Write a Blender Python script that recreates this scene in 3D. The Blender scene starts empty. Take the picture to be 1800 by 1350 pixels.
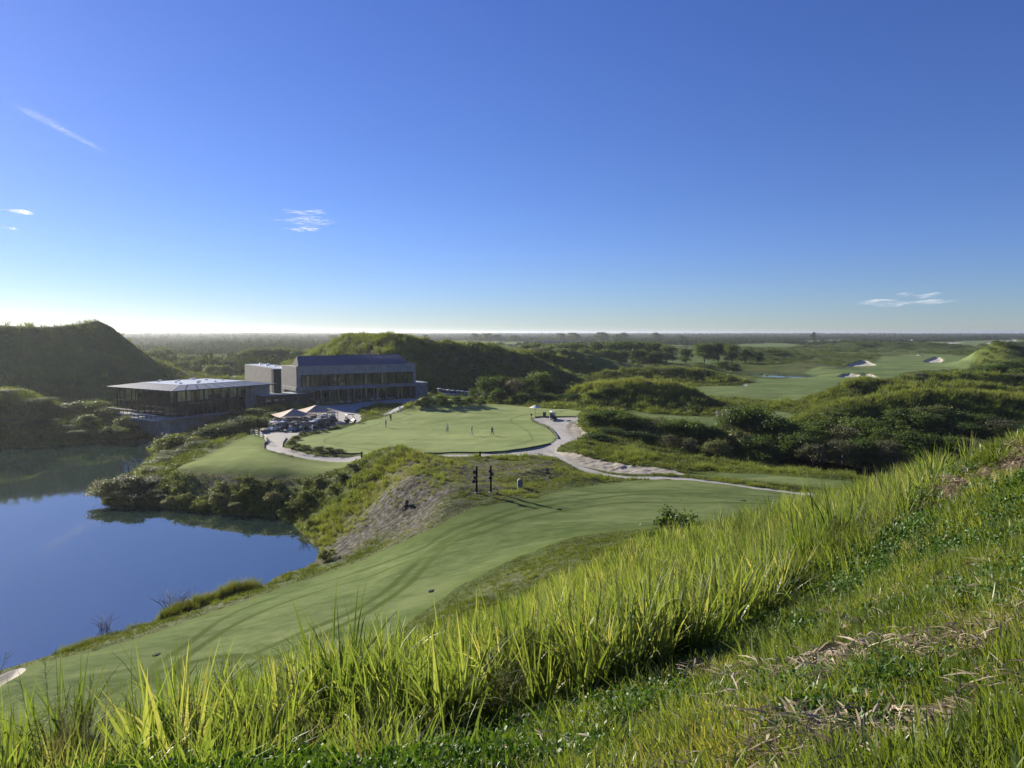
import bpy, math, random
import numpy as np
from mathutils import Vector, Matrix

random.seed(7); rng = np.random.default_rng(7)
scene = bpy.context.scene
COL = scene.collection
PI = math.pi

# ------------------------------------------------------------------ camera, sky, sun, exposure
CAM_Z = 25.0
FPX = 1300.0                      # focal length in pixels of the 1800 px wide photograph
PITCH = math.atan(91.0 / FPX)
cam_d = bpy.data.cameras.new('camera'); cam = bpy.data.objects.new('camera', cam_d); COL.objects.link(cam)
cam.location = (0, 0, CAM_Z); cam.rotation_euler = (PI/2 - PITCH, 0, 0)
cam_d.sensor_width = 36; cam_d.lens = 36 * FPX / 1800
cam_d.clip_start = 0.1; cam_d.clip_end = 90000
scene.camera = cam

HAZE = 0.85e-4
SUN_AZ = math.radians(-47)        # left of straight ahead (+Y)
SUN_EL = math.radians(20.5)
world = bpy.data.worlds.new('World'); scene.world = world; world.use_nodes = True
wn = world.node_tree; wn.nodes.clear()
wo = wn.nodes.new('ShaderNodeOutputWorld'); wb = wn.nodes.new('ShaderNodeBackground')
sky = wn.nodes.new('ShaderNodeTexSky'); sky.sky_type = 'NISHITA'; sky.sun_disc = False
sky.sun_elevation = SUN_EL; sky.sun_rotation = SUN_AZ
sky.altitude = 0; sky.air_density = 0.72; sky.dust_density = 0.07; sky.ozone_density = 6.0
wb.inputs['Strength'].default_value = 0.05
tn = wn.nodes.new('ShaderNodeMix'); tn.data_type = 'RGBA'; tn.blend_type = 'MULTIPLY'; tn.inputs[0].default_value = 1
# clear humid air: deeper blue overhead, paler and warmer towards the horizon than the model's
tcw = wn.nodes.new('ShaderNodeTexCoord'); sx_ = wn.nodes.new('ShaderNodeSeparateXYZ'); rw = wn.nodes.new('ShaderNodeValToRGB')
wn.links.new(tcw.outputs['Generated'], sx_.inputs[0]); wn.links.new(sx_.outputs['Z'], rw.inputs[0]); wn.links.new(rw.outputs[0], tn.inputs[7])
rw.color_ramp.elements[0].position = 0.0; rw.color_ramp.elements[0].color = (1.02, .93, .88, 1)
rw.color_ramp.elements[1].position = 0.45; rw.color_ramp.elements[1].color = (1.09, 1.04, 1.45, 1)
_e = rw.color_ramp.elements.new(.11); _e.color = (1.08, .98, 1.16, 1)
wn.links.new(sky.outputs[0], tn.inputs[6]); wn.links.new(tn.outputs[2], wb.inputs[0]); wn.links.new(wb.outputs[0], wo.inputs[0])

sun_d = bpy.data.lights.new('sun', 'SUN'); sun = bpy.data.objects.new('sun', sun_d); COL.objects.link(sun)
sun_d.energy = 5.0; sun_d.angle = math.radians(0.5); sun_d.color = (1.0, 0.92, 0.76)
sdir = Vector((math.sin(SUN_AZ)*math.cos(SUN_EL), math.cos(SUN_AZ)*math.cos(SUN_EL), math.sin(SUN_EL)))
sun.rotation_euler = sdir.to_track_quat('Z', 'Y').to_euler()

scene.view_settings.view_transform = 'Standard'; scene.view_settings.look = 'None'
scene.view_settings.exposure = 1.08; scene.view_settings.gamma = 1; scene.view_settings.use_curve_mapping = False
scene.render.engine = 'CYCLES'
scene.cycles.use_denoising = True
scene.cycles.max_bounces = 6; scene.cycles.diffuse_bounces = 2; scene.cycles.glossy_bounces = 3
scene.cycles.transparent_max_bounces = 12; scene.cycles.volume_bounces = 0

# ------------------------------------------------------------------ helpers: materials
def lnk(nt, a, b): nt.links.new(a, b)
AK = 1.0
def ramp(nt, fac, stops):
    stops = [(p, tuple(min(1.0, x*AK) for x in c)) for p, c in stops]
    r = nt.nodes.new('ShaderNodeValToRGB'); e = r.color_ramp.elements
    while len(e) > 1: e.remove(e[-1])
    e[0].position = stops[0][0]; e[0].color = (*stops[0][1], 1)
    for p, c in stops[1:]:
        k = e.new(p); k.color = (*c, 1)
    lnk(nt, fac, r.inputs[0]); return r.outputs[0]
def noise(nt, scale, detail=4, rough=0.55, vec=None, dist=0.0):
    n = nt.nodes.new('ShaderNodeTexNoise'); n.inputs['Scale'].default_value = scale
    n.inputs['Detail'].default_value = detail; n.inputs['Roughness'].default_value = rough
    n.inputs['Distortion'].default_value = dist
    if vec is not None: lnk(nt, vec, n.inputs['Vector'])
    return n.outputs['Fac']
def mixc(nt, fac, a, b, mode='MIX'):
    m = nt.nodes.new('ShaderNodeMix'); m.data_type = 'RGBA'; m.blend_type = mode
    for s, v in ((m.inputs[0], fac), (m.inputs[6], a), (m.inputs[7], b)):
        if hasattr(v, 'links'): lnk(nt, v, s)
        else: s.default_value = (*v, 1) if isinstance(v, (tuple, list)) else v
    return m.outputs[2]
def mth(nt, op, a, b=0.0, clamp=False):
    m = nt.nodes.new('ShaderNodeMath'); m.operation = op; m.use_clamp = clamp
    for s, v in ((m.inputs[0], a), (m.inputs[1], b)):
        if hasattr(v, 'links'): lnk(nt, v, s)
        else: s.default_value = v
    return m.outputs[0]
def attr(nt, name, kind='GEOMETRY', out='Fac'):
    a = nt.nodes.new('ShaderNodeAttribute'); a.attribute_type = kind; a.attribute_name = name
    return a.outputs[out]
def newmat(name):
    m = bpy.data.materials.new(name); m.use_nodes = True; nt = m.node_tree; nt.nodes.clear()
    o = nt.nodes.new('ShaderNodeOutputMaterial'); b = nt.nodes.new('ShaderNodeBsdfPrincipled')
    lnk(nt, b.outputs[0], o.inputs[0]); return m, nt, b, o
def objco(nt):
    t = nt.nodes.new('ShaderNodeTexCoord'); return t.outputs['Object']
def bump(nt, b, h, strength, dist):
    n = nt.nodes.new('ShaderNodeBump'); n.inputs['Strength'].default_value = strength
    n.inputs['Distance'].default_value = dist; lnk(nt, h, n.inputs['Height']); lnk(nt, n.outputs[0], b.inputs['Normal'])
def simple(name, c, rough=0.6, metal=0.0, var=0.15, scale=3.0, bmp=0.0, spec=0.5, ior=1.45):
    m, nt, b, o = newmat(name)
    f = noise(nt, scale, 3, vec=objco(nt))
    d = tuple(x*(1-var) for x in c); l = tuple(min(1, x*(1+var)) for x in c)
    lnk(nt, ramp(nt, f, [(0.3, d), (0.7, l)]), b.inputs['Base Color'])
    b.inputs['Roughness'].default_value = rough; b.inputs['Metallic'].default_value = metal
    b.inputs['Specular IOR Level'].default_value = spec; b.inputs['IOR'].default_value = ior
    if bmp: bump(nt, b, f, bmp, 0.05)
    return m
def leafmat(name, dark, light, dry=None, trans=0.45, tint='tint', inst=True, rough=0.55, drypos=0.82, spec=0.25, tsat=(1.5, 1.35, 0.5)):
    """leaf / blade: diffuse + translucent, colour from a per-piece tint attribute"""
    m, nt, b, o = newmat(name)
    t = attr(nt, tint, 'INSTANCER' if inst else 'GEOMETRY')
    if not inst:
        oi = nt.nodes.new('ShaderNodeObjectInfo'); t = mth(nt, 'ADD', t, mth(nt, 'MULTIPLY', mth(nt, 'SUBTRACT', oi.outputs['Random'], .5), .55))
    g = attr(nt, 'lv', 'GEOMETRY')
    f = mth(nt, 'ADD', mth(nt, 'MULTIPLY', t, 0.6), mth(nt, 'MULTIPLY', g, 0.4))
    st = [(0.1, dark), (0.6, light)] + ([(drypos, dry)] if dry else [])
    c = ramp(nt, f, st)
    lnk(nt, c, b.inputs['Base Color']); b.inputs['Roughness'].default_value = rough
    b.inputs['Specular IOR Level'].default_value = spec
    tr = nt.nodes.new('ShaderNodeBsdfTranslucent')
    lnk(nt, mixc(nt, 1.0, c, tsat, 'MULTIPLY'), tr.inputs[0])
    mx = nt.nodes.new('ShaderNodeMixShader'); mx.inputs[0].default_value = trans
    lnk(nt, b.outputs[0], mx.inputs[1]); lnk(nt, tr.outputs[0], mx.inputs[2]); lnk(nt, mx.outputs[0], o.inputs[0])
    return m

# ------------------------------------------------------------------ helpers: objects
def link(name, me, parent=None, mats=None):
    o = bpy.data.objects.new(name, me); COL.objects.link(o)
    if parent: o.parent = parent
    return o
def tag(o, label=None, cat=None, group=None, kind=None):
    if label: o['label'] = label
    if cat: o['category'] = cat
    if group: o['group'] = group
    if kind: o['kind'] = kind
    return o
def empty(name, loc=(0, 0, 0), rz=0.0):
    o = bpy.data.objects.new(name, None); COL.objects.link(o); o.location = loc; o.rotation_euler = (0, 0, rz)
    o.empty_display_size = 0.3
    return o
def copy_tree(o, parent=None):
    c = o.copy(); COL.objects.link(c); c.parent = parent
    for ch in list(o.children): copy_tree(ch, c)
    return c
def npmesh(name, V, F, mats=(), smooth=True, attrs=None, fattrs=None, mi=None):
    """V (n,3), F (m,k) with k = 3 or 4"""
    V = np.asarray(V, np.float32); F = np.asarray(F, np.int32); k = F.shape[1]
    me = bpy.data.meshes.new(name)
    me.vertices.add(len(V)); me.vertices.foreach_set('co', V.ravel())
    me.loops.add(F.size); me.loops.foreach_set('vertex_index', F.ravel())
    me.polygons.add(len(F)); me.polygons.foreach_set('loop_start', np.arange(0, F.size, k, dtype=np.int32))
    me.polygons.foreach_set('use_smooth', np.full(len(F), smooth, bool))
    for m in mats: me.materials.append(m)
    if mi is not None: me.polygons.foreach_set('material_index', np.asarray(mi, np.int32))
    for n, a in (attrs or {}).items():
        at = me.attributes.new(n, 'FLOAT', 'POINT'); at.data.foreach_set('value', np.asarray(a, np.float32))
    for n, a in (fattrs or {}).items():
        at = me.attributes.new(n, 'FLOAT', 'FACE'); at.data.foreach_set('value', np.asarray(a, np.float32))
    me.update(calc_edges=True); me.validate()
    return me
class MB:
    """collects boxes, tubes, prisms and builds ONE mesh object"""
    def __init__(s): s.v = []; s.f = []; s.m = []; s.sm = []
    def add(s, vs, fs, m=0, smooth=False):
        n = len(s.v); s.v += [tuple(v) for v in vs]
        s.f += [tuple(i + n for i in f) for f in fs]; s.m += [m]*len(fs); s.sm += [smooth]*len(fs); return s
    def box(s, c, d, rz=0.0, m=0, taper=1.0, rot=None):
        R = rot or Matrix.Rotation(rz, 3, 'Z'); x, y, z = d[0]/2, d[1]/2, d[2]/2; vs = []
        for k, t in ((-1, 1), (1, taper)):
            for a, b in ((-1, -1), (1, -1), (1, 1), (-1, 1)):
                vs.append(Vector(c) + R @ Vector((a*x*t, b*y*t, k*z)))
        return s.add(vs, [(3, 2, 1, 0), (4, 5, 6, 7), (0, 1, 5, 4), (1, 2, 6, 5), (2, 3, 7, 6), (3, 0, 4, 7)], m)
    def tube(s, pts, r, n=6, m=0, cap=True, smooth=True):
        pts = [Vector(p) for p in pts]; rs = r if isinstance(r, (list, tuple)) else [r]*len(pts); vs = []
        for i, p in enumerate(pts):
            d = (pts[min(i+1, len(pts)-1)] - pts[max(i-1, 0)]).normalized()
            u = d.cross(Vector((0, 0, 1))); u = u if u.length > 0.05 else d.cross(Vector((0, 1, 0))); u.normalize(); w = d.cross(u)
            for k in range(n):
                a = 2*PI*k/n; vs.append(p + (u*math.cos(a) + w*math.sin(a))*rs[i])
        fs = [(i*n+k, i*n+(k+1) % n, (i+1)*n+(k+1) % n, (i+1)*n+k) for i in range(len(pts)-1) for k in range(n)]
        if cap: fs += [tuple(range(n))[::-1], tuple(range((len(pts)-1)*n, len(pts)*n))]
        return s.add(vs, fs, m, smooth)
    def prism(s, poly, z0, z1, m=0):
        n = len(poly); vs = [(x, y, z0) for x, y in poly] + [(x, y, z1) for x, y in poly]
        return s.add(vs, [tuple(range(n))[::-1], tuple(range(n, 2*n))] + [(i, (i+1) % n, n+(i+1) % n, n+i) for i in range(n)], m)
    def profile(s, poly, y0, y1, m=0, smooth=False):
        """poly in (x,z) extruded along y"""
        n = len(poly); vs = [(x, y0, z) for x, z in poly] + [(x, y1, z) for x, z in poly]
        return s.add(vs, [tuple(range(n)), tuple(range(n, 2*n))[::-1]] + [((i+1) % n, i, n+i, n+(i+1) % n) for i in range(n)], m, smooth)
    def mesh(s, name, mats):
        me = bpy.data.meshes.new(name); me.from_pydata(s.v, [], s.f)
        for m in (mats if isinstance(mats, (list, tuple)) else [mats]): me.materials.append(m)
        me.polygons.foreach_set('material_index', s.m); me.polygons.foreach_set('use_smooth', s.sm); me.update(); return me
    def build(s, name, mats, parent=None): return link(name, s.mesh(name, mats), parent)
ORD = ['first', 'second', 'third', 'fourth', 'fifth', 'sixth', 'seventh', 'eighth', 'ninth', 'tenth', 'eleventh', 'twelfth',
       'thirteenth', 'fourteenth', 'fifteenth', 'sixteenth', 'seventeenth', 'eighteenth', 'nineteenth', 'twentieth',
       'twenty-first', 'twenty-second', 'twenty-third', 'twenty-fourth', 'twenty-fifth', 'twenty-sixth', 'twenty-seventh', 'twenty-eighth', 'twenty-ninth', 'thirtieth',
       'thirty-first', 'thirty-second', 'thirty-third', 'thirty-fourth', 'thirty-fifth', 'thirty-sixth', 'thirty-seventh', 'thirty-eighth', 'thirty-ninth', 'fortieth']

# value noise on numpy arrays
_perm = rng.random((256, 256)).astype(np.float32)
def vnoise(x, y):
    xi = np.floor(x).astype(int); yi = np.floor(y).astype(int); fx = x-xi; fy = y-yi
    fx = fx*fx*(3-2*fx); fy = fy*fy*(3-2*fy)
    g = lambda a, b: _perm[(a & 255), (b & 255)]
    return (g(xi, yi)*(1-fx)+g(xi+1, yi)*fx)*(1-fy)+(g(xi, yi+1)*(1-fx)+g(xi+1, yi+1)*fx)*fy
def fbm(x, y, o=4, gain=0.5):
    s = 0; a = 1; t = 0
    for i in range(o):
        s = s + a*(vnoise(x*2**i+17.3*i, y*2**i+5.1*i)-0.5); t += a; a *= gain
    return s/t*2
def sstep(a, b, x):
    t = np.clip((x-a)/(b-a), 0, 1); return t*t*(3-2*t)

# ------------------------------------------------------------------ where things stand: photograph pixel -> place on a level
_c, _s = math.cos(PITCH), math.sin(PITCH)
def ray(px, py):
    xc = (px-900)/FPX; yc = -(py-675)/FPX
    return np.array([xc, _c + yc*_s, -_s + yc*_c])
def at_level(px, py, z):
    d = ray(px, py); t = (z-CAM_Z)/d[2]; return d[0]*t, d[1]*t
def at_dist(px, Y):
    """ground position in the direction of column px at forward distance Y"""
    return (px-900)/FPX*Y*1.0, Y
def z_at(py, Y):  # height seen at row py at distance Y
    d = ray(900, py); return CAM_Z + d[2]*Y/d[1]
# ------------------------------------------------------------------ TERRAIN: heights known at places, smooth surface through them
CPS = [ # (px, py, z)
 # shoreline
 *[(x, y, 0.0) for x, y in [(-200,1290),(-80,1215),(0,1180),(100,1148),(170,1122),(270,1092),(350,1060),(445,1030),(500,1008),(552,985),(560,968),(543,948),(522,928),(495,913),(440,905),(380,903),(330,897),(270,890),(210,890),(178,880),(185,862),(215,843),(245,822),(270,803),(283,790),
   (-200,795),(-80,790),(0,786),(60,785),(120,781),(180,775),(225,769)]],
 *[(x, y, -2.2) for x, y in [(100,1000),(300,950),(0,900),(100,850),(400,980),(460,950),(150,820),(0,1080),(200,1040),(60,812),(-200,1000),(-300,860),(-200,1130),(220,800)]],
 # near fairway
 (0,1212,1.0),(110,1162,.9),(270,1107,.9),(445,1047,1.0),(520,1024,1.1),(600,990,1.8),(150,1185,1.8),(0,1285,3),(-150,1330,2.4),(200,1250,3),(400,1120,2.8),(300,1125,2.0),(500,1060,3),(600,1080,4.5),(640,1020,3.8),(700,1000,4.8),(750,960,5.2),
 (800,1000,6),(640,1150,5.5),(800,1070,7),(500,1190,4.8),(350,1250,4.2),(900,950,6.8),(900,900,7.2),(1000,880,7.2),(1000,920,7.5),(1100,925,7.8),(1100,860,6.3),(1250,915,7.5),(1250,870,6.2),(1350,872,5.8),(1400,892,6.4),(1450,864,4.8),
 (850,867,7.6),(913,858,7.3),(780,880,7.3),(760,850,7.8),(730,900,5.6),(650,930,3),(600,952,1.4),(820,840,7.0),(845,815,6.0),
 # spur with yellow grass
 (690,788,8.7),(655,800,7.6),(722,800,8.5),(740,830,8.1),(660,840,6),(620,870,4.2),(580,900,2.2),(545,915,.7),(650,880,4.4),(700,860,6.8),(760,806,7.0),
 # lawn on the point
 (330,827,4.1),(400,834,4.2),(480,837,4.3),(560,833,4.6),(600,822,4.9),(636,808,5.4),(400,872,1.9),(480,876,1.9),(330,866,1.8),(540,885,1.9),(300,822,3.3),(270,850,1.9),
 (400,800,5.0),(465,768,5.6),(540,815,5.1),(440,790,5.3),(345,805,4.4),(395,777,5.1),(325,797,3),(365,772,3.2),(298,808,2),(240,865,1.2),
 # putting green, path
 *[(x, y, 5.6) for x, y in [(560,765),(640,745),(700,735),(800,770),(800,740),(900,780),(900,740),(960,760),(980,738),(520,745),(580,735),(520,770),(620,730)]],
 (735,717,6.1),(800,713,6.3),(850,712,6.3),(960,719,6.1),(1020,723,6),
 (640,801,5.5),(760,799,5.5),(900,797,5.5),(975,792,5.4),(1000,757,5.6),(1012,739,5.8),
 (950,808,6.3),(990,812,5.7),(1040,836,5.5),(1100,840,5.4),(1200,838,5.2),(1290,846,5.0),(1400,858,4.8),
 (1000,785,5.9),(1060,800,5.6),(1100,790,5.4),(1150,810,5.2),(1250,825,4.6),(1350,830,4.2),(1450,836,3.8),(1040,770,5.8),(1500,842,3.6),
 # fore slope
 (900,1350,21.5),(600,1340,20.4),(300,1400,20.6),(0,1420,20.4),(700,1120,6.2),(700,1185,13.4),(700,1250,17.9),
 (900,1060,8.2),(900,1100,13.1),(900,1150,16.7),(900,1200,19.6),(900,1280,20.8),
 (1000,1000,9.2),(850,1052,8.4),(1100,982,9.2),(1100,1000,13.2),(1100,1050,16.4),(1100,1100,18.3),(1100,1200,21),(1100,1300,21.9),
 (1250,940,9.8),(1300,955,15.2),(1400,922,17.0),(1300,1000,18.6),(1300,1100,20.25),(1300,1250,21.9),(1500,900,18.7),(1500,960,20.1),(1500,1050,21.2),(1500,1200,22.45),(1500,1340,22.9),
 (1700,860,20.9),(1700,900,21.4),(1700,1000,22.1),(1700,1200,22.8),(1800,805,22.1),(1800,850,22.55),(1800,1000,22.6),(1800,1300,23.0),
]
CPD = [ # (px, distance, z)
 (1300,45,10),(1500,35,14),(1500,50,9),(1700,30,17),(1700,45,11),(1500,70,6),(1700,80,4),(1900,25,22),(1900,60,12),(2000,100,6),(2200,12,23.5),(2200,40,20),
 (500,25,11.3),(500,15,16.6),(500,12,18.4),(500,33,7.2),(200,25,9.2),(200,14,15.6),(200,35,4.6),(0,30,5.6),(0,18,12.8),(-200,30,5),(-200,15,15),(-400,40,1.5),(350,20,12.6),
 (900,1.2,23.2),(300,2,22.8),(1700,1.5,23.4),(-200,4,21.9),(2200,3,23.5),(900,3,22.6),(300,5,21.7),
 (1080,145,4.8),(1150,150,3),(1250,150,1.2),(1350,145,.3),(1440,146,-.8),(1500,142,-.4),(1600,135,.6),(1300,168,2.8),(1200,175,4.2),(1100,182,4.5),(1350,182,4.5),(1280,187,4.5),(1420,190,4.5),(1700,130,1.5),(1850,130,3),
 (1700,110,2),(1500,110,2),(1550,165,2.5),(1700,160,3),
 (800,205,5.2),(900,205,5),(720,208,5.6),(800,235,5),(650,190,5.6),(600,205,5.6),(520,190,5.6),(500,210,5.6),(450,225,5),(430,185,5),(380,190,3),(340,185,1.4),(300,185,.5),(260,195,-.6),(240,205,.3),(1000,245,4),(700,230,5.6),(600,240,5.6),(455,162,5.3),
 *[(x, 300, 4.0) for x in range(-600, 2500, 150)],*[(x, 230, 4.2) for x in range(1050, 2500, 150)],
 *[(x, 450, 3.6) for x in range(-600, 2500, 300)],*[(x, 900, 3.0) for x in range(-600, 2500, 400)],*[(x, 3000, 2.0) for x in range(-600, 2500, 600)],*[(x, 34000, 0.0) for x in range(-600, 2500, 600)],
 (-300,200,6),(-300,170,1.5),(0,200,6),(150,200,5),(-600,170,3),(-600,100,1),(-600,60,0),
]
pts = []
for px, py, z in CPS:
    x, y = at_level(px, py, z); pts.append((math.atan2(x, y), math.log(math.hypot(x, y)), z))
for px, Y, z in CPD:
    x, y = at_dist(px, Y); pts.append((math.atan2(x, y), math.log(math.hypot(x, y)), z))
for th in (-3.0, -2.5, -2, -1.6, 1.6, 2, 2.5, 3.0):
    for r, z in ((1.5, 23.3), (20, 22.5 if th > 0 else 14), (100, 10 if th > 0 else 2), (1000, 3), (30000, 0)):
        pts.append((th, math.log(r), z))
pts = np.array(pts)
LS = 0.8
def tps_k(d2): return 0.5*d2*np.log(d2+1e-12)
def _feat(t, l): return np.stack([t, l*LS], -1)
P = _feat(pts[:, 0], pts[:, 1]); n = len(P)
K = tps_k(((P[:, None]-P[None])**2).sum(-1)) + np.eye(n)*2e-5
A = np.zeros((n+3, n+3)); A[:n, :n] = K; A[:n, n] = 1; A[:n, n+1:] = P; A[n, :n] = 1; A[n+1:, :n] = P.T
W = np.linalg.solve(A, np.concatenate([pts[:, 2], [0, 0, 0]]))

th = np.concatenate([np.linspace(-PI, -0.86, 26)[:-1], np.linspace(-0.86, -0.66, 40)[:-1], np.linspace(-0.66, 0.66, 560), np.linspace(0.66, 0.86, 40)[1:], np.linspace(0.86, PI, 26)[1:]])
lr = np.concatenate([np.arange(math.log(0.6), math.log(4), 0.03), np.arange(math.log(4), math.log(35), 0.008), np.arange(math.log(35), math.log(330), 0.0045), np.arange(math.log(330), math.log(1200), 0.01), np.arange(math.log(1200), math.log(34000), 0.05)])
TH, LR = np.meshgrid(th, lr, indexing='ij'); NT, NR = TH.shape
Z = np.zeros(TH.shape)
ft = _feat(TH, LR).reshape(-1, 2)
out = np.empty(len(ft))
for i in range(0, len(ft), 20000):
    q = ft[i:i+20000].astype(np.float32); d2 = ((q[:, None]-P[None].astype(np.float32))**2).sum(-1)
    out[i:i+20000] = tps_k(d2) @ W[:n].astype(np.float32) + W[n] + q @ W[n+1:]
Z = out.reshape(NT, NR)
X = np.sin(TH)*np.exp(LR); Y = np.cos(TH)*np.exp(LR); R = np.exp(LR)
Z = np.where(R > 500, np.clip(Z, 1.0, 6), Z); Z = np.clip(Z, -3.0, 24.5)

# ridges: crest seen at (px,py) at distance Y ; w = half width of the slope
RIDGES = [
 ('w', 19, [(-400,572,236),(-150,573,230),(0,571,228),(80,573,232),(130,571,240),(175,563,249),(190,571,252),(225,600,258),(262,628,264),(300,646,272),(350,662,284)]),
 ('w', 11, [(-150,700,182),(-40,690,180),(20,690,180),(60,706,178),(100,735,176)]),
 ('w', 19, [(535,632,306),(570,612,296),(608,594,284),(628,587,276),(650,592,270),(675,590,264),(705,589,260),(745,597,264),(800,601,276),(860,606,288),(905,617,298)]),
 ('w', 20, [(900,619,330),(935,612,335),(990,614,340),(1030,622,345),(1080,632,350),(1130,642,355)]),
 ('w', 9.5, [(960,685,308),(1000,668,310),(1050,657,312),(1110,649,314),(1180,647,314),(1240,651,313),(1280,659,311),(1302,668,309),(1318,676,305)]),
 ('w', 9, [(965,705,213),(990,697,210),(1015,684,208),(1060,673,206),(1130,670,205),(1180,674,205),(1215,686,206),(1250,702,208),(1300,713,212),(1370,722,216)]),
 ('w', 9.5, [(1380,760,160),(1430,738,164),(1480,712,168),(1530,702,170),(1600,691,172),(1660,689,173),(1720,694,174),(1800,702,176),(1950,700,180)]),
 ('w', 9,  [(1420,738,178),(1450,722,176),(1482,704,174),(1510,722,174)]),
 ('w', 9, [(1500,708,205),(1560,686,203),(1640,679,203),(1720,682,205),(1800,685,207),(1950,680,210)]),
 ('w', 7.5, [(1380,712,224),(1420,702,222),(1460,688,220),(1495,673,219),(1530,668,219),(1560,669,220),(1600,677,222),(1640,686,226)]),
 ('w', 8, [(1575,668,262),(1610,656,262),(1660,656,264),(1740,659,268),(1850,660,270)]),
 ('w', 27, [(1660,645,440),(1700,633,440),(1730,611,438),(1752,602,436),(1775,606,440),(1805,615,450),(1900,610,470)]),
 ('w', 30, [(1180,622,560),(1260,612,560),(1340,614,560),(1400,620,560)]),
 ('w', 22, [(1210,638,430),(1290,630,436),(1350,632,440),(1395,638,440)]),
 ('w', 26, [(1430,606,930),(1520,600,930),(1600,602,930),(1680,605,930)]),
 ('w', 4.5,  [(722,712,183),(740,699,184),(765,696,185),(785,702,186),(800,699,186),(830,704,187),(858,712,188)]),
 ('w', 26, [(300,662,400),(360,655,420),(420,656,440)]),
 ('w', 5,  [(1200,826,118),(1300,827,121),(1400,831,122),(1480,833,122)]),
 ('w', 1.15, [(1725,838,13.6),(1765,806,13.6),(1800,787,13.6),(1900,760,13.6)]),
 ('w', 3.2,  [(900,838,92),(925,826,95),(960,822,97),(990,832,96)]),
]
base = Z.copy(); add = np.zeros_like(Z)
for _, w, crest in RIDGES:
    cp = []
    for px, py, Yd in crest:
        x, y = at_dist(px, Yd); cp.append((x, y, z_at(py, Yd)))
    cp = np.array(cp)
    lo = cp[:, :2].min(0)-3.2*w; hi = cp[:, :2].max(0)+3.2*w
    msk = (X > lo[0]) & (X < hi[0]) & (Y > lo[1]) & (Y < hi[1])
    if not msk.any(): continue
    q = np.stack([X[msk], Y[msk]], -1); best = np.full(len(q), 1e9); zc = np.zeros(len(q))
    wob = 1 + 0.25*fbm(q[:, 0]/(w*0.9), q[:, 1]/(w*0.9), 3)
    for a, b in zip(cp[:-1], cp[1:]):
        ab = b[:2]-a[:2]; t = np.clip(((q-a[:2]) @ ab)/(ab @ ab), 0, 1)
        d = np.hypot(*(q-(a[:2]+t[:, None]*ab)).T); zz = a[2]+t*(b[2]-a[2])
        u = d < best; best[u] = d[u]; zc[u] = zz[u]
    dd = best/(w*wob)
    g = np.exp(-(dd**1.7))
    v = np.maximum(zc-base[msk], 0)*g
    add[msk] = np.maximum(add[msk], v)
Z = base + add
# lower ground where the little far pond lies
def dip(px, py, z, rx, ry):
    global Z
    x, y = at_level(px, py, z); k = np.exp(-(((X-x)/rx)**2+((Y-y)/ry)**2)**2); Z = Z*(1-k)+(z-0.8)*k

def Hgrid(zg):
    def f(x, y):
        x = np.asarray(x, float); y = np.asarray(y, float)
        t = np.arctan2(x, y); l = np.log(np.maximum(np.hypot(x, y), 0.61))
        i = np.clip(np.searchsorted(th, t)-1, 0, NT-2); j = np.clip(np.searchsorted(lr, l)-1, 0, NR-2)
        a = np.clip((t-th[i])/(th[i+1]-th[i]), 0, 1); b = np.clip((l-lr[j])/(lr[j+1]-lr[j]), 0, 1)
        return (zg[i, j]*(1-b)+zg[i, j+1]*b)*(1-a)+(zg[i+1, j]*(1-b)+zg[i+1, j+1]*b)*a
    return f
H0 = Hgrid(Z)
def hits(pp, H=None, start=1.5):
    """photograph pixels -> points on the ground"""
    H = H or H0
    res = []
    T = np.exp(np.linspace(math.log(start), math.log(33000), 3500))
    for px, py in pp:
        d = ray(px, py); t = T/math.hypot(d[0], d[1]); x = d[0]*t; y = d[1]*t; z = CAM_Z+d[2]*t
        k = z < H(x, y)
        i = int(np.argmax(k)) if k.any() else len(T)-1
        if i > 0 and k.any():
            h0 = (z[i-1]-H(x[i-1], y[i-1])); h1 = (z[i]-H(x[i], y[i])); f = h0/(h0-h1+1e-9)
            res.append((x[i-1]+(x[i]-x[i-1])*f, y[i-1]+(y[i]-y[i-1])*f, z[i-1]+(z[i]-z[i-1])*f))
        else: res.append((x[i], y[i], z[i]))
    return np.array(res, float)
def smooth_closed(p, n=6):
    p = np.asarray(p, float); m = len(p); o = []
    for i in range(m):
        a, b, c, d = p[i-1], p[i], p[(i+1) % m], p[(i+2) % m]
        for t in np.arange(n)/n:
            o.append(0.5*((2*b)+(c-a)*t+(2*a-5*b+4*c-d)*t*t+(-a+3*b-3*c+d)*t**3))
    return np.array(o)
def smooth_open(p, n=6):
    p = np.asarray(p, float); o = []
    for i in range(len(p)-1):
        a = p[max(i-1, 0)]; b = p[i]; c = p[i+1]; d = p[min(i+2, len(p)-1)]
        for t in np.arange(n)/n:
            o.append(0.5*((2*b)+(c-a)*t+(2*a-5*b+4*c-d)*t*t+(-a+3*b-3*c+d)*t**3))
    o.append(p[-1]); return np.array(o)
def lp(q): return np.stack([np.arctan2(q[:, 0], q[:, 1]), np.log(np.hypot(q[:, 0], q[:, 1]))], -1)
def seg_d(Q, A, B, closed):
    best = np.full(len(Q), 1e9); inside = np.zeros(len(Q), bool)
    for a, b in zip(A, B):
        ab = b-a; L = ab @ ab
        if L < 1e-16: continue
        t = np.clip(((Q-a) @ ab)/L, 0, 1); d = ((Q-(a+t[:, None]*ab))**2).sum(-1); best = np.minimum(best, d)
        if closed:
            c = (a[1] > Q[:, 1]) != (b[1] > Q[:, 1])
            xx = a[0]+(Q[:, 1]-a[1])*ab[0]/(ab[1] if abs(ab[1]) > 1e-14 else 1e-14)
            inside ^= c & (Q[:, 0] < xx)
    best = np.sqrt(best)
    return np.where(inside, -best, best) if closed else best
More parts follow.
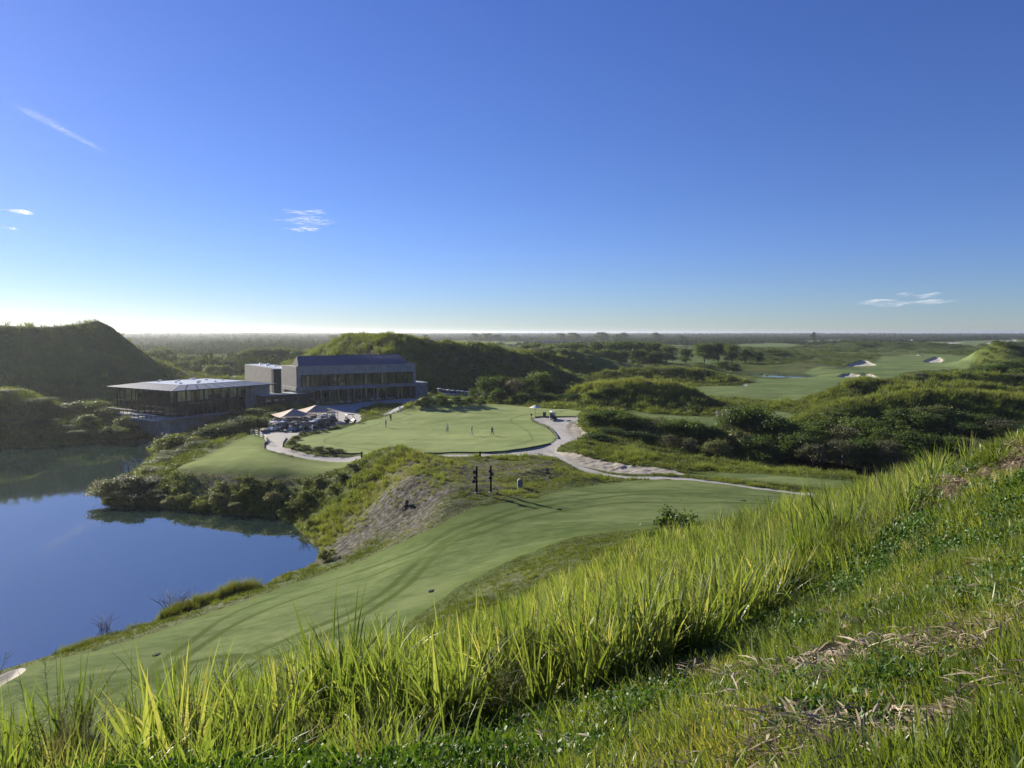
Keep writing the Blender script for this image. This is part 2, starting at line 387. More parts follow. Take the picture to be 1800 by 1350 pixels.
GQ = np.stack([TH.ravel(), LR.ravel()], -1)
def sdf_poly(world_xy, closed=True, margin=0.08):
    p = lp(world_xy); s = np.full(len(GQ), 0.5)
    lo = p.min(0)-margin; hi = p.max(0)+margin
    m = (GQ[:, 0] > lo[0]) & (GQ[:, 0] < hi[0]) & (GQ[:, 1] > lo[1]) & (GQ[:, 1] < hi[1])
    if closed: A, B = p, np.roll(p, -1, 0)
    else: A, B = p[:-1], p[1:]
    s[m] = seg_d(GQ[m], A, B, closed)
    return s*np.exp(GQ[:, 1])           # metres, negative inside
POLY = {}; SD = {}
def spoly(name, pp, n=5, level=None):
    w = np.array([at_level(px, py, level) for px, py in pp]) if level is not None else hits(pp)[:, :2]
    # points that fell off a crest onto far ground are pulled back by the smoothing; fine
    w = smooth_closed(w, n); POLY[name] = w; SD[name] = sdf_poly(w); return SD[name]

S = {}
S['path'] = np.minimum.reduce([
 spoly('lot', [(446,757),(462,746),(476,733),(520,724),(585,722),(610,719),(632,727),(631,741),(600,749),(561,758),(540,762),(520,766),(508,772),(500,780),(499,786),(506,791),(522,795),(545,798.5),(590,799.5),(640,799.5),
   (740,797.8),(830,797.4),(880,795.6),(925,790),(968,781.5),(975,778),(984,772),(1000,778),(985,786),(978,791),(990,800),(1005,812),(1030,819.5),(1063,826.5),(1097,831.5),(1147,832.8),(1198,834),(1240,838),(1289,843),(1345,849),(1400,855),(1450,860),
   (1465,866),(1400,860.5),(1289,848),(1240,843),(1198,839.5),(1138,838.5),(1097,837),(1055,832.5),(1030,827.5),(1013,821),(997,813),(980,805),(960,802),(880,801.8),(760,803),(640,806),(540,803.5),(500,799),(478,793),(466,786),(466,781),(474,774),(462,764)], 3, 5.5),
 spoly('branch', [(984,774),(970,755),(960,747.5),(943,741),(936,737),(944,734.5),(958,734),(985,734),(1013,734.5),(1016,739),(1003,742),(995,747),(994,752),(998,758),(1006,766),(1017,771),(1003,779)], 3, 5.6)])
S['terrace'] = spoly('terrace', [(540,716),(590,711),(650,706),(735,701),(750,704),(745,712),(728,717),(712,722),(695,727),(672,730),(690,724),(712,718),(722,713),(700,711),(660,712),(640,716),(622,724),(600,724),(570,719)], 3, 5.6)
S['green'] = spoly('green', [(524,777),(530,769),(561,760.5),(600,751),(640,740),(690,728.5),(720,722.5),(733,717),(765,714.5),(800,713),(850,712),(905,715),(960,719.5),(1018,723),(1012,733),(985,732.8),(955,732.8),(937,735.5),(934,738),(943,742.5),(958,749),(968,756),(980,771),(972,778),(925,788.6),(880,794.5),(830,796.2),(740,796.6),(690,797.5),(640,797),(600,791.5),(560,787),(537,782)], 4, 5.75)
S['lawn'] = spoly('lawn', [(441,764),(455,766),(471,775),(464,782),(465,788),(478,795),(500,801),(540,805.5),(590,807.5),(634,808),(618,815),(600,822),(560,832),(520,836),(480,837),(440,835.5),(400,833.5),(360,830),(332,826),(318,822),(330,816),(350,808),(375,794),(400,782),(420,771)], 4)
S['fairway'] = spoly('fairway', [(-260,1290),(-150,1235),(-60,1205),(0,1196),(60,1168),(115,1158),(200,1135),(270,1114),(350,1086),(445,1054),(520,1027),(600,1000),(680,966),(760,930),(815,897),(860,888),(905,882),(950,872),(1000,862),(1060,850),(1110,843.5),(1200,844),(1290,852),(1400,864),(1470,872),(1480,885),(1400,902),(1330,912),(1250,920),(1150,926),(1060,935),(980,953),(900,984),(830,1018),(790,1042),(740,1078),(700,1108)], 4) 
_w = hits([(-260,1290),(-150,1235),(-60,1205),(0,1196),(60,1168),(115,1158),(200,1135),(270,1114),(350,1086),(445,1054),(520,1027),(600,1000),(680,966),(760,930),(815,897),(860,888),(905,882),(950,872),(1000,862),(1060,850),(1110,843.5),(1200,844),(1290,852),(1400,864),(1470,872)])[:, :2]
_w2 = np.array([at_dist(1500, 62), at_dist(1400, 61), at_dist(1330, 62), at_dist(1250, 62)])
_w3 = hits([(1200,922),(1150,926),(1060,935),(980,953),(900,984),(830,1018),(790,1042),(740,1078),(700,1108)])[:, :2]
_w4 = np.array([at_dist(600, 41), at_dist(450, 38), at_dist(300, 35), at_dist(100, 33), at_dist(-150, 32), at_dist(-400, 33)])
POLY['fairway'] = smooth_closed(np.concatenate([_w, _w2, _w3, _w4]), 4); S['fairway'] = sdf_poly(POLY['fairway'])
S['fairway2'] = spoly('fairway2', [(1212,833),(1280,831),(1350,833),(1430,841),(1500,848),(1470,858),(1400,853),(1345,847),(1289,841),(1240,836)], 4)
S['fairway_far'] = np.minimum.reduce([
 spoly('ff', [(1190,684),(1230,679),(1290,678),(1318,674),(1328,669),(1340,664),(1392,662),(1410,652),(1455,648),(1480,650),(1530,640),(1545,630),(1560,624),(1640,621),(1700,626),(1722,640),(1700,650),(1640,652),(1590,655),(1565,664),(1500,668),(1470,680),(1430,698),(1400,707),(1370,709),(1300,703),(1240,697)], 4, 4.0),
 spoly('f3', [(1098,722),(1130,727),(1200,730),(1262,731),(1270,742),(1200,738),(1150,735),(1120,731)], 4, 4.5),
 spoly('f4', [(1330,724),(1370,725),(1400,731),(1395,738),(1355,737)], 4, 4.5),
 spoly('f5', [(1155,632),(1200,628),(1270,630),(1290,636),(1230,639),(1170,637)], 4, 4.0),
 spoly('f6', [(1290,607),(1350,603),(1390,604),(1400,608),(1340,611)], 3, 3.5),
 spoly('f7', [(1560,604),(1640,601),(1760,597),(1800,598),(1800,603),(1700,607),(1640,611)], 3, 3.5),
 spoly('f8', [(1490,600),(1430,602),(1400,599),(1480,597)], 3, 3.5),
 spoly('f9', [(760,598),(900,600),(930,603),(850,606)], 3, 3.5)])
S['sand'] = np.minimum.reduce([
 spoly('s1', [(1014,739),(1020,745),(1030,757),(1038,763),(1034,769),(1016,772),(1005,766),(997,757),(994,750),(998,744)], 4, 5.8),
 spoly('s2', [(966,790),(985,794),(1010,799),(1050,808),(1075,812),(1100,817),(1130,820),(1160,824),(1190,829),(1202,834),(1147,832.5),(1097,831),(1063,826),(1030,819),(1005,811),(990,800),(975,797)], 4),
 spoly('s3', [(500,786),(506,788),(530,794),(560,798),(560,800),(535,799),(510,794)], 3, 5.6),
])
S['bunker'] = np.minimum.reduce([
 spoly('b0', [(-30,1206),(10,1182),(34,1174),(46,1177),(34,1188),(10,1201),(-20,1219)], 4),
 spoly('b1', [(1486,643),(1500,638),(1514,635),(1518,631),(1524,634),(1540,640),(1528,643),(1505,644)], 3, 4),
 spoly('b2', [(1474,660),(1485,655),(1510,656),(1505,660)], 3, 4), spoly('b3', [(1512,655),(1530,655),(1542,660),(1526,659.5)], 3, 4),
 spoly('b4', [(1626,634),(1640,627),(1652,626),(1658,632),(1648,636)], 3, 4), spoly('b5', [(1653,639),(1675,636),(1690,641),(1685,644),(1665,642.5)], 3, 4),
 spoly('b6', [(1665,601),(1690,600),(1688,602),(1668,603)], 2, 3.5), spoly('b7', [(1632,596),(1655,595.5),(1655,597),(1635,597.3)], 2, 3.5),
 spoly('b8', [(1730,603),(1745,599),(1750,600),(1738,604)], 2, 3.5), spoly('b9', [(1765,599),(1785,596),(1785,599)], 2, 3.5), spoly('b10', [(1570,597),(1620,596),(1620,598),(1575,598.5)], 2, 3.5),
 np.full(len(GQ), 9.0)])
S['far_path'] = np.minimum.reduce([
 spoly('p1', [(1300,664),(1304,664),(1314,676),(1308,678)], 2, 4), spoly('p2', [(430,657),(470,662),(420,668),(365,661),(372,659),(405,662)], 2, 4),
 spoly('p3', [(1410,713),(1428,716),(1432,720),(1412,718)], 2, 4.6)])

# the edge between mown and unmown grass is never a clean line
_ex, _ey = X.ravel(), Y.ravel()
_j = fbm(_ex/1.3, _ey/1.3, 3)
for k, a in (('fairway', .38), ('lawn', .22), ('green', .10)): S[k] = S[k] + a*_j*np.clip(np.exp(GQ[:, 1])/60, .3, 1.6)
_jf = fbm(_ex/7, _ey/7, 3)
for k in ('ff', 'f3', 'f4', 'f5', 'f6', 'f7', 'f8', 'f9'): SD[k] = SD[k] + 1.6*_jf*np.clip(np.exp(GQ[:, 1])/250, .5, 3)
# mower tracks on the fairway
TR = [[(60,1255),(155,1236),(211,1208),(264,1189),(300,1175),(361,1158),(417,1153),(480,1157)],
 [(1480,872),(1400,869),(1300,865),(1200,862),(1100,864),(1000,874),(917,890),(847,912),(778,940),(736,966),(639,1002),(560,1028),(500,1045),(403,1082),(333,1130),(278,1166),(266,1182),(278,1203),(320,1220),(375,1222)],
 [(1480,880),(1400,876),(1300,871),(1200,868),(1100,871),(1000,883),(917,899),(847,923),(800,942),(750,975),(650,1015),(580,1034),(500,1060),(417,1096),(355,1135),(313,1167),(310,1190),(333,1203),(389,1208)],
 [(528,1114),(611,1078),(667,1047),(722,1000),(764,961),(830,930)],
 [(583,1108),(653,1072),(717,1028),(764,980),(792,958),(850,936),(917,913),(1000,895),(1100,883),(1250,884),(1400,888)],
 [(400,1170),(470,1140),(528,1114)],[(430,1185),(520,1140),(583,1108)]]
track = np.full(len(GQ), 50.0)
for t in TR: track = np.minimum(track, sdf_poly(smooth_open(hits(t)[:, :2], 5), closed=False))

# relief of the rough (none on mown grass, path)
mown = np.minimum.reduce([S[k] for k in ('path', 'terrace', 'green', 'lawn', 'fairway', 'fairway2', 'fairway_far', 'bunker')])
mown = mown.reshape(Z.shape)
rough_k = sstep(0.0, 1, mown/(2.5+np.clip(R-150, 0, 500)*.03))
lhill = ((X < -60) & (Y > 195) & (Z > 6))
amp = np.clip(R/90, 0.06, 1.0)*rough_k*np.where(lhill, .3, 1)*np.where((Y > 235) & (Z > 9), .6, 1)*np.clip((Z+0.6)/1.5, 0, 1)
Z = Z + amp*(0.38*fbm(X/3.1, Y/3.1, 4) + 0.25*fbm(X/9, Y/9, 2)) + (1-rough_k)*(np.clip(R/120, 0.1, .8)*(0.22*fbm(X/17, Y/17, 2)+.16*fbm(X/4.5, Y/4.5, 3))+sstep(200, 260, R)*.9*fbm(X/45, Y/30, 2))
Z = Z + np.where((R > 180) & (R < 1400), 1, 0)*rough_k*sstep(180, 260, R)*np.where(lhill, .25, .9)*fbm(X/26, Y/26, 3)
Z = Z + sstep(350, 500, R)*sstep(3000, 1500, R)*rough_k*1.6*np.abs(fbm(X/90+3, Y/90, 3))
# gullies on the big dune faces
gul = np.clip((add-4)/10, 0, 1)*rough_k
Z = Z - gul*np.where(lhill, .25, 1.3)*np.abs(fbm(X/6.5+9, Y/16, 3))
dip(1345, 656, 2.6, 29, 50)
# recessed sand and path
Z = Z - 0.14*sstep(0.35, -0.1, S['path'].reshape(Z.shape)) - sstep(0.3, -1.2, S['bunker'].reshape(Z.shape))*np.clip(R/400, 0.5, 1.2) - 0.25*sstep(.3, -1, S['sand'].reshape(Z.shape))
sandz = np.exp(-(np.clip(np.minimum(S['sand'], 9).reshape(Z.shape), 0, 9)/3.5)**2)
Z = Z + sandz*rough_k*0.35*np.abs(fbm(X/1.6, Y/1.6, 3))
H = Hgrid(Z)
def hitp(pp): return hits(pp, H)

# ground tint masks (dry / bare / yellow), all in ground coordinates
def blob(px, py, rx, ry, rot=0.0, w=None):
    x, y = hits([(px, py)])[0, :2] if w is None else w
    dx = (X-x)*math.cos(rot)+(Y-y)*math.sin(rot); dy = -(X-x)*math.sin(rot)+(Y-y)*math.cos(rot)
    return np.exp(-((dx/rx)**2+(dy/ry)**2))
nz = fbm(X/5+3, Y/5+8, 4)
bare = np.clip(1.25*blob(760,860,7,9)+1.1*blob(800,835,8,7)+1.1*blob(680,915,7,5)+.9*blob(620,945,6,4)+.95*blob(880,835,9,7)+.8*blob(930,815,9,6)+.8*blob(790,810,8,5)+.6*blob(400,842,12,2.5)+.6*blob(560,850,6,2.5)+.35*blob(960,1010,5,4)+.5*blob(1260,935,5,4)
               +.6*blob(1470,650,30,30)+.45*blob(330,1095,9,1.6)+.45*blob(430,1058,9,1.6)+.35*blob(700,975,8,2), 0, 1)
bare = bare+.9*blob(645,935,8,4)+.6*blob(600,962,5,3)
bare = np.clip(bare*(0.75+0.9*nz), 0, 1)
bare = np.maximum(bare, .75*sstep(.16, .42, fbm(X/8+50, Y/12, 4))*sstep(7, 10, Z)*sstep(150, 170, R)*sstep(340, 320, R)*((X > -95) | (Y < 185)))
yel = np.clip(1.2*blob(690,840,3.2,8,-.5)+1.2*blob(650,870,3.2,8,-.5)+1.0*blob(600,905,3,6,-.5)+blob(730,812,4,4)+0.7*blob(730,850,5,4)+.8*sstep(260, 200, Y*0+R)*sstep(150, 170, R)*sstep(7, 10, Z)+0.1*sstep(9, 15, Z)*sstep(230, 260, R)+.5*nz+0.25, 0, 1)
# bare earth and straw patches near the camera
straw = np.clip(1.25*blob(1545,1195,.42,.36)+.9*blob(1580,1335,.45,.22)+2.2*blob(0,0,1.35,.95,0,at_dist(1802,12.75))+.8*blob(1790,1290,.3,.25)+.35*blob(1700,1040,.7,.5)+.3*blob(1260,1240,.4,.3)+.5*blob(1780,1150,.3,.25), 0, 1)
straw = np.clip(straw*(.75+1.1*fbm(X/.33, Y/.33, 3)), 0, 1)
print('terrain', NT, NR, Z.min(), Z.max())
# ------------------------------------------------------------------ ground sheets cut out of one surface
MG = {}
AK = .80
def ground_mats():
    # rough grass ground
    m, nt, b, o = newmat('rough_grass_ground'); co = objco(nt)
    n1 = noise(nt, 0.12, 5, .6, co); n2 = noise(nt, 1.6, 6, .7, co); n3 = noise(nt, 9.0, 3, .6, co)
    f = mth(nt, 'ADD', mth(nt, 'MULTIPLY', n1, .5), mth(nt, 'MULTIPLY', n2, .5))
    grn = ramp(nt, f, [(.32, (.028, .045, .010)), (.48, (.062, .095, .018)), (.62, (.12, .15, .032)), (.75, (.17, .175, .05))])
    yl = ramp(nt, n2, [(.3, (.07, .085, .012)), (.55, (.17, .18, .03)), (.75, (.24, .22, .05))])
    c = mixc(nt, mth(nt, 'MULTIPLY', attr(nt, 'yel'), .75, True), grn, yl)
    br = ramp(nt, n2, [(.36, (.03, .028, .02)), (.48, (.085, .078, .062)), (.57, (.155, .142, .118)), (.68, (.29, .27, .235))])
    c = mixc(nt, mth(nt, 'MULTIPLY', attr(nt, 'bare'), 1.0, True), c, br)
    st = ramp(nt, n3, [(.3, (.06, .045, .028)), (.55, (.17, .13, .085)), (.75, (.34, .27, .19))])
    c = mixc(nt, attr(nt, 'straw'), c, st)
    lnk(nt, c, b.inputs['Base Color']); b.inputs['Roughness'].default_value = .9; b.inputs['Specular IOR Level'].default_value = .1
    bump(nt, b, mth(nt, 'ADD', n2, mth(nt, 'MULTIPLY', n3, .3)), .8, .35); MG['rough'] = m
    # mown grass kinds
    def mown_mat(name, a, bb, cc, tr=False, stripe=None):
        m, nt, b, o = newmat(name); co = objco(nt)
        mp = nt.nodes.new('ShaderNodeMapping'); lnk(nt, co, mp.inputs[0]); mp.inputs['Scale'].default_value = (.35, 1.0, 1); mp.inputs['Rotation'].default_value = (0, 0, .5)
        n1 = noise(nt, 0.10, 5, .6, mp.outputs[0], 1.0); n2 = noise(nt, .9, 6, .65, mp.outputs[0]); n3 = noise(nt, 2.6, 5, .75, mp.outputs[0])
        f = mth(nt, 'ADD', mth(nt, 'ADD', mth(nt, 'MULTIPLY', n1, .45), mth(nt, 'MULTIPLY', n2, .30)), mth(nt, 'MULTIPLY', n3, .25))
        c = ramp(nt, f, [(.40, a), (.5, bb), (.59, cc)])
        if tr:
            t = attr(nt, 'track'); w = noise(nt, .5, 3, .5, co)
            k = nt.nodes.new('ShaderNodeMapRange'); k.interpolation_type = 'SMOOTHSTEP'
            lnk(nt, mth(nt, 'ADD', t, mth(nt, 'MULTIPLY', mth(nt, 'SUBTRACT', w, .5), .25)), k.inputs[0]); k.inputs[1].default_value = .20; k.inputs[2].default_value = .50; k.inputs[3].default_value = .85; k.inputs[4].default_value = 0
            k2 = mth(nt, 'MULTIPLY', k.outputs[0], ramp(nt, noise(nt, .12, 2, .5, co), [(.4, (.55,)*3), (.6, (1.25,)*3)]))
            c = mixc(nt, k2, c, (.060, .085, .020))
        ed = attr(nt, 'edge')
        rg = nt.nodes.new('ShaderNodeMapRange'); rg.interpolation_type = 'SMOOTHSTEP'; lnk(nt, mth(nt, 'ADD', ed, mth(nt, 'MULTIPLY', mth(nt, 'SUBTRACT', noise(nt, .6, 3, .5, co), .5), .8)), rg.inputs[0])
        if name == 'green_grass':      # collar: a darker line where the close-cut surface ends
            rg.inputs[1].default_value = .45; rg.inputs[2].default_value = 0.0; lnk(nt, mth(nt, 'ABSOLUTE', mth(nt, 'ADD', ed, 4.6)), rg.inputs[0]); c = mixc(nt, mth(nt, 'MULTIPLY', rg.outputs[0], .55), c, (.10, .14, .045))
        else:
            rg.inputs[1].default_value = -2.2; rg.inputs[2].default_value = -.1; c = mixc(nt, mth(nt, 'MULTIPLY', rg.outputs[0], .5), c, (.085, .12, .03))
        dn = ramp(nt, noise(nt, .45, 5, .75, co), [(.62, (0,)*3), (.74, (.44,)*3)])
        c = mixc(nt, dn, c, (.13, .14, .06))
        lnk(nt, c, b.inputs['Base Color']); b.inputs['Roughness'].default_value = 1; b.inputs['Specular IOR Level'].default_value = .02
        b.inputs['Sheen Weight'].default_value = 0; b.inputs['Sheen Roughness'].default_value = .5
        b.inputs['Sheen Tint'].default_value = (.7, .9, .35, 1)
        bump(nt, b, mth(nt, 'ADD', n3, n2), .35, .06); return m
    MG['fairway'] = mown_mat('fairway_grass', (.080, .116, .038), (.142, .186, .070), (.20, .243, .100), True)
    MG['green'] = mown_mat('green_grass', (.21, .265, .10), (.28, .34, .135), (.335, .385, .165))
    MG['lawn'] = mown_mat('lawn_grass', (.165, .21, .065), (.24, .295, .10), (.31, .35, .14))
    MG['farfair'] = mown_mat('far_fairway_grass', (.10, .142, .055), (.148, .20, .076), (.20, .245, .10))
    def mineral(name, a, bb, cc, sc, bs):
        m, nt, b, o = newmat(name); co = objco(nt)
        f = mth(nt, 'ADD', mth(nt, 'MULTIPLY', noise(nt, sc*.12, 4, .6, co), .6), mth(nt, 'MULTIPLY', noise(nt, sc, 5, .7, co), .4))
        lnk(nt, ramp(nt, f, [(.36, a), (.5, bb), (.64, cc)]), b.inputs['Base Color'])
        b.inputs['Roughness'].default_value = .9; bump(nt, b, f, bs, .12); return m
    MG['path'] = mineral('path_concrete', (.30, .285, .265), (.37, .355, .33), (.43, .415, .39), 2.2, .15)
    MG['terrace'] = mineral('terrace_paving', (.30, .31, .32), (.38, .39, .40), (.44, .44, .44), 2.2, .1)
    MG['sand'] = mineral('bank_sand', (.17, .145, .11), (.33, .295, .24), (.44, .40, .33), 2.5, .9)
    MG['bunker'] = mineral('bunker_sand', (.33, .29, .24), (.43, .39, .33), (.52, .48, .42), .9, .3)
ground_mats(); AK = 1.0

attrs_all = {'yel': yel.ravel(), 'bare': bare.ravel(), 'straw': straw.ravel(), 'track': track}
CL = [('cart_path', S['path'], 'path'), ('terrace_paving', S['terrace'], 'terrace'), ('sand_bank', SD['s1'], 'sand'), ('sand_bank', SD['s2'], 'sand'), ('sand_bank', SD['s3'], 'sand')] + \
     [('sand_bunker', SD[k], 'bunker') for k in ('b0','b1','b2','b3','b4','b5','b6','b7','b8','b9','b10')] + \
     [('cart_path', SD[k], 'path') for k in ('p1','p2','p3')] + \
     [('putting_green', S['green'], 'green'), ('lawn', S['lawn'], 'lawn'), ('fairway', S['fairway'], 'fairway'), ('fairway', SD['fairway2'], 'fairway')] + \
     [('fairway', SD[k], 'farfair') for k in ('ff','f3','f4','f5','f6','f7','f8','f9')]
VV = np.stack([X.ravel(), Y.ravel(), Z.ravel()], -1)
AA = np.stack([attrs_all[k] for k in attrs_all] + [c[1] for c in CL], -1)
idx = np.arange(NT*NR).reshape(NT, NR)
a_, b_, c_, d_ = idx[:-1, :-1].ravel(), idx[1:, :-1].ravel(), idx[1:, 1:].ravel(), idx[:-1, 1:].ravel()
T = np.concatenate([np.stack([a_, b_, c_], -1), np.stack([a_, c_, d_], -1)])
T = T[:, ::-1]
def clip(T, V, A, col):
    s = A[:, col]; neg = s < 0; k = neg[T].sum(1)
    ins = [T[k == 3]]; outs = [T[k == 0]]
    for cnt in (1, 2):
        q = T[k == cnt]
        if not len(q): continue
        lone = neg[q] if cnt == 1 else ~neg[q]
        r = lone.argmax(1); q = np.take_along_axis(q, (r[:, None]+np.arange(3)) % 3, 1)
        def cut(i, j):
            e = np.sort(np.stack([q[:, i], q[:, j]], -1), 1); u, inv = np.unique(e, axis=0, return_inverse=True)
            return u, inv.ravel()
        newid = []
        for i, j in ((0, 1), (0, 2)):
            u, inv = cut(i, j); sa, sb = s[u[:, 0]], s[u[:, 1]]; t = (sa/(sa-sb))[:, None]
            nv = V[u[:, 0]]*(1-t)+V[u[:, 1]]*t; na = A[u[:, 0]]*(1-t)+A[u[:, 1]]*t
            newid.append(len(V)+inv); V = np.concatenate([V, nv]); A = np.concatenate([A, na]); s = A[:, col]
        p, w = newid
        lt = np.stack([q[:, 0], p, w], -1); rt = np.concatenate([np.stack([p, q[:, 1], q[:, 2]], -1), np.stack([p, q[:, 2], w], -1)])
        (ins if cnt == 1 else outs).append(lt); (outs if cnt == 1 else ins).append(rt)
    return np.concatenate(ins), np.concatenate(outs), V, A
pieces = []
for i, (nm, sd, mt) in enumerate(CL):
    ins, T, VV, AA = clip(T, VV, AA, 4+i)
    pieces.append((nm, ins, mt))
pieces.append(('ground', T, 'rough'))
for ci, (nm, tt, mt) in enumerate(pieces):
    if not len(tt): print('EMPTY', nm); continue
    u, inv = np.unique(tt, return_inverse=True)
    at = {'yel': AA[u, 0], 'bare': AA[u, 1], 'straw': AA[u, 2]} if mt == 'rough' else ({'track': AA[u, 3], 'edge': AA[u, 4+ci]} if ci < len(CL) else None)
    o = link(nm, npmesh(nm, VV[u], inv.reshape(-1, 3), [MG[mt]], attrs=at)); tag(o, kind='structure')
SRF = {k: S[k].reshape(Z.shape) for k in S}
_sg = {k: Hgrid(SRF[k]) for k in SRF}
def sdist(k, x, y): return _sg[k](x, y)
MOWN = Hgrid(mown)
_yel = Hgrid(yel); _bare = Hgrid(bare); _straw = Hgrid(straw)

# ------------------------------------------------------------------ water
def water_mat(name, deep, ior):
    m, nt, b, o = newmat(name); co = objco(nt)
    n = noise(nt, .08, 3, .5, co)
    lnk(nt, ramp(nt, n, [(.3, deep), (.7, tuple(x*1.3 for x in deep))]), b.inputs['Base Color'])
    b.inputs['Roughness'].default_value = .035; b.inputs['IOR'].default_value = ior; b.inputs['Specular IOR Level'].default_value = .5
    n2 = noise(nt, 1.4, 2, .5, co); bump(nt, b, n2, .035, .05); return m
MW = water_mat('lake_water', (.014, .028, .026), 4.2)
def disc(name, cx, cy, rx, ry, z, mat, n=48, rings=6):
    V = [(cx, cy, z)]; F = []
    for r in range(1, rings+1):
        for k in range(n): V.append((cx+rx*r/rings*math.cos(2*PI*k/n), cy+ry*r/rings*math.sin(2*PI*k/n), z))
    for k in range(n): F.append((0, 1+k, 1+(k+1) % n))
    for r in range(rings-1):
        for k in range(n):
            a, b_ = 1+r*n+k, 1+r*n+(k+1) % n; F += [(a, a+n, b_+n), (a, b_+n, b_)]
    o = link(name, npmesh(name, V, F, [mat])); return o
tag(disc('water', -80, 108, 150, 100, 0.0, MW), kind='structure')
tag(disc('water', 55, 140, 38, 16, 0.0, MW), kind='structure')
_x, _y = at_level(1345, 656, 2.6); POND = (_x, _y); tag(disc('water', _x, _y, 31, 54, 2.45, MW, 32, 3), kind='structure')
# ------------------------------------------------------------------ vegetation prototypes
AK = 1.0
LEAF = {
 'tree': leafmat('tree_leaves', (.020,.044,.010), (.078,.13,.026), (.15,.195,.05), .42, inst=False),
 'olive': leafmat('olive_leaves', (.05,.068,.025), (.14,.165,.055), (.20,.21,.09), .3, inst=False),
 'bright': leafmat('bright_leaves', (.06,.09,.016), (.155,.20,.035), (.24,.25,.06), .4, inst=False),
 'grey': leafmat('grey_twiggy_leaves', (.045,.055,.028), (.115,.12,.065), (.17,.165,.10), .25, inst=False),
}
BARK = simple('bark', (.12, .10, .08), .9, var=.3, scale=4, bmp=.4)
def leaf_cards(P, N, size, asp=1.5, rs=None):
    """four-cornered leaf sprays at P facing roughly N"""
    n = len(P); r = rng.normal(size=(n, 3)); N = N + 0.9*r; N /= np.linalg.norm(N, axis=1)[:, None]+1e-9
    U = np.cross(N, rng.normal(size=(n, 3))); U /= np.linalg.norm(U, axis=1)[:, None]+1e-9; Wv = np.cross(N, U)
    s = size*(0.6+0.8*rng.random(n))[:, None]; L = s*asp/2; B = s/2
    V = np.stack([P-U*L, P+Wv*B-U*L*.1, P+U*L, P-Wv*B+U*L*.1], 1).reshape(-1, 3)
    # bend tips down a little
    V[2::4, 2] -= 0.12*s[:, 0]
    F = np.arange(4*n).reshape(n, 4); return V, F
def crown_mesh(name, mat, seed, lobes, n, size, zlo=0.25, open_=0.0, droop=0.0, spread=1.0):
    """unit-ish crown: width about 1, height about 1, base z=0"""
    r = np.random.default_rng(seed); C = []
    for i in range(lobes):
        a = r.random()*2*PI; q = math.sqrt(r.random())*0.34*spread; z = zlo+(1-zlo)*(0.15+0.75*r.random())
        q *= 1.15 if z < .6 else .75
        C.append((q*math.cos(a), q*math.sin(a), z*0.90, 0.07+0.13*r.random()))
    C = np.array(C); k = r.integers(0, lobes, n)
    d = r.normal(size=(n, 3)); d /= np.linalg.norm(d, axis=1)[:, None]
    d[:, 2] = np.where(d[:, 2] < -0.35, -d[:, 2]*.6, d[:, 2])
    rad = C[k, 3]*(0.55+0.55*np.sqrt(r.random(n)))*(1+0.25*np.sin(d[:, 0]*7+k)*np.sin(d[:, 1]*6+2*k))
    P = C[k, :3]+d*rad[:, None]*np.array([1.15, 1.15, .85])
    P[:, :2] += .035*np.sin(P[:, 2:3]*23+k[:, None]); st = r.random(n) < open_*0.32; P[st] += r.normal(size=(st.sum(), 3))*np.array([.05, .05, .07])
    P[:, 2] = np.clip(P[:, 2]-droop*np.hypot(P[:, 0], P[:, 1]), 0.01, 2)
    V, F = leaf_cards(P, d+np.array([0, 0, .35]), size)
    lv = np.clip(0.5+0.32*r.normal(size=n)*.6+0.12*(k % 3-1), 0, 1)
    return npmesh(name, V, F, [mat], smooth=False, attrs={'lv': np.repeat(lv, 4), 'tint': np.repeat(np.clip(.45+.16*r.normal(size=lobes), 0, 1)[k], 4)})
def trunk_mesh(name, seed, h=0.75, r0=0.028, br=6):
    r = random.Random(seed); m = MB()
    p = [(0, 0, -0.08)]; x = y = 0
    for i in range(1, 5):
        x += r.uniform(-.03, .03); y += r.uniform(-.03, .03); p.append((x, y, h*i/4))
    m.tube(p, [r0*1.3, r0*1.1, r0*.8, r0*.5, r0*.25], 6)
    for i in range(br):
        t = r.uniform(.25, .8); a = r.uniform(0, 2*PI); L = r.uniform(.18, .36)
        b = Vector((x*t, y*t, h*t)); e = b+Vector((math.cos(a)*L, math.sin(a)*L, L*r.uniform(.35, .9)))
        mid = (b+e)/2+Vector((0, 0, .03)); m.tube([b, mid, e], [r0*.5, r0*.3, r0*.12], 4)
    return m.mesh(name, [BARK])
CROWNS = {}
for kd, mt, lob, n, sz in (('tree', 'tree', 34, 7000, .028), ('olive', 'olive', 30, 6500, .027), ('bright', 'bright', 28, 6500, .028), ('grey', 'grey', 30, 4200, .022)):
    CROWNS[kd] = [crown_mesh(kd+'_crown', LEAF[mt], 10+i*7+len(kd), lob+i, n, sz, zlo=.12, open_=.7) for i in range(3)]
for kd, mt, n, sz in (('nearolive', 'olive', 8000, .026), ('nearbright', 'bright', 7500, .028), ('nearbush', 'tree', 7500, .028)):
    CROWNS[kd] = [crown_mesh(kd+'_crown', LEAF[mt], 40+i*3+len(kd), 20+i, n, sz, zlo=.02, open_=.8, spread=1.15) for i in range(2)]
TRUNKS = [trunk_mesh('trunk', i) for i in range(3)]

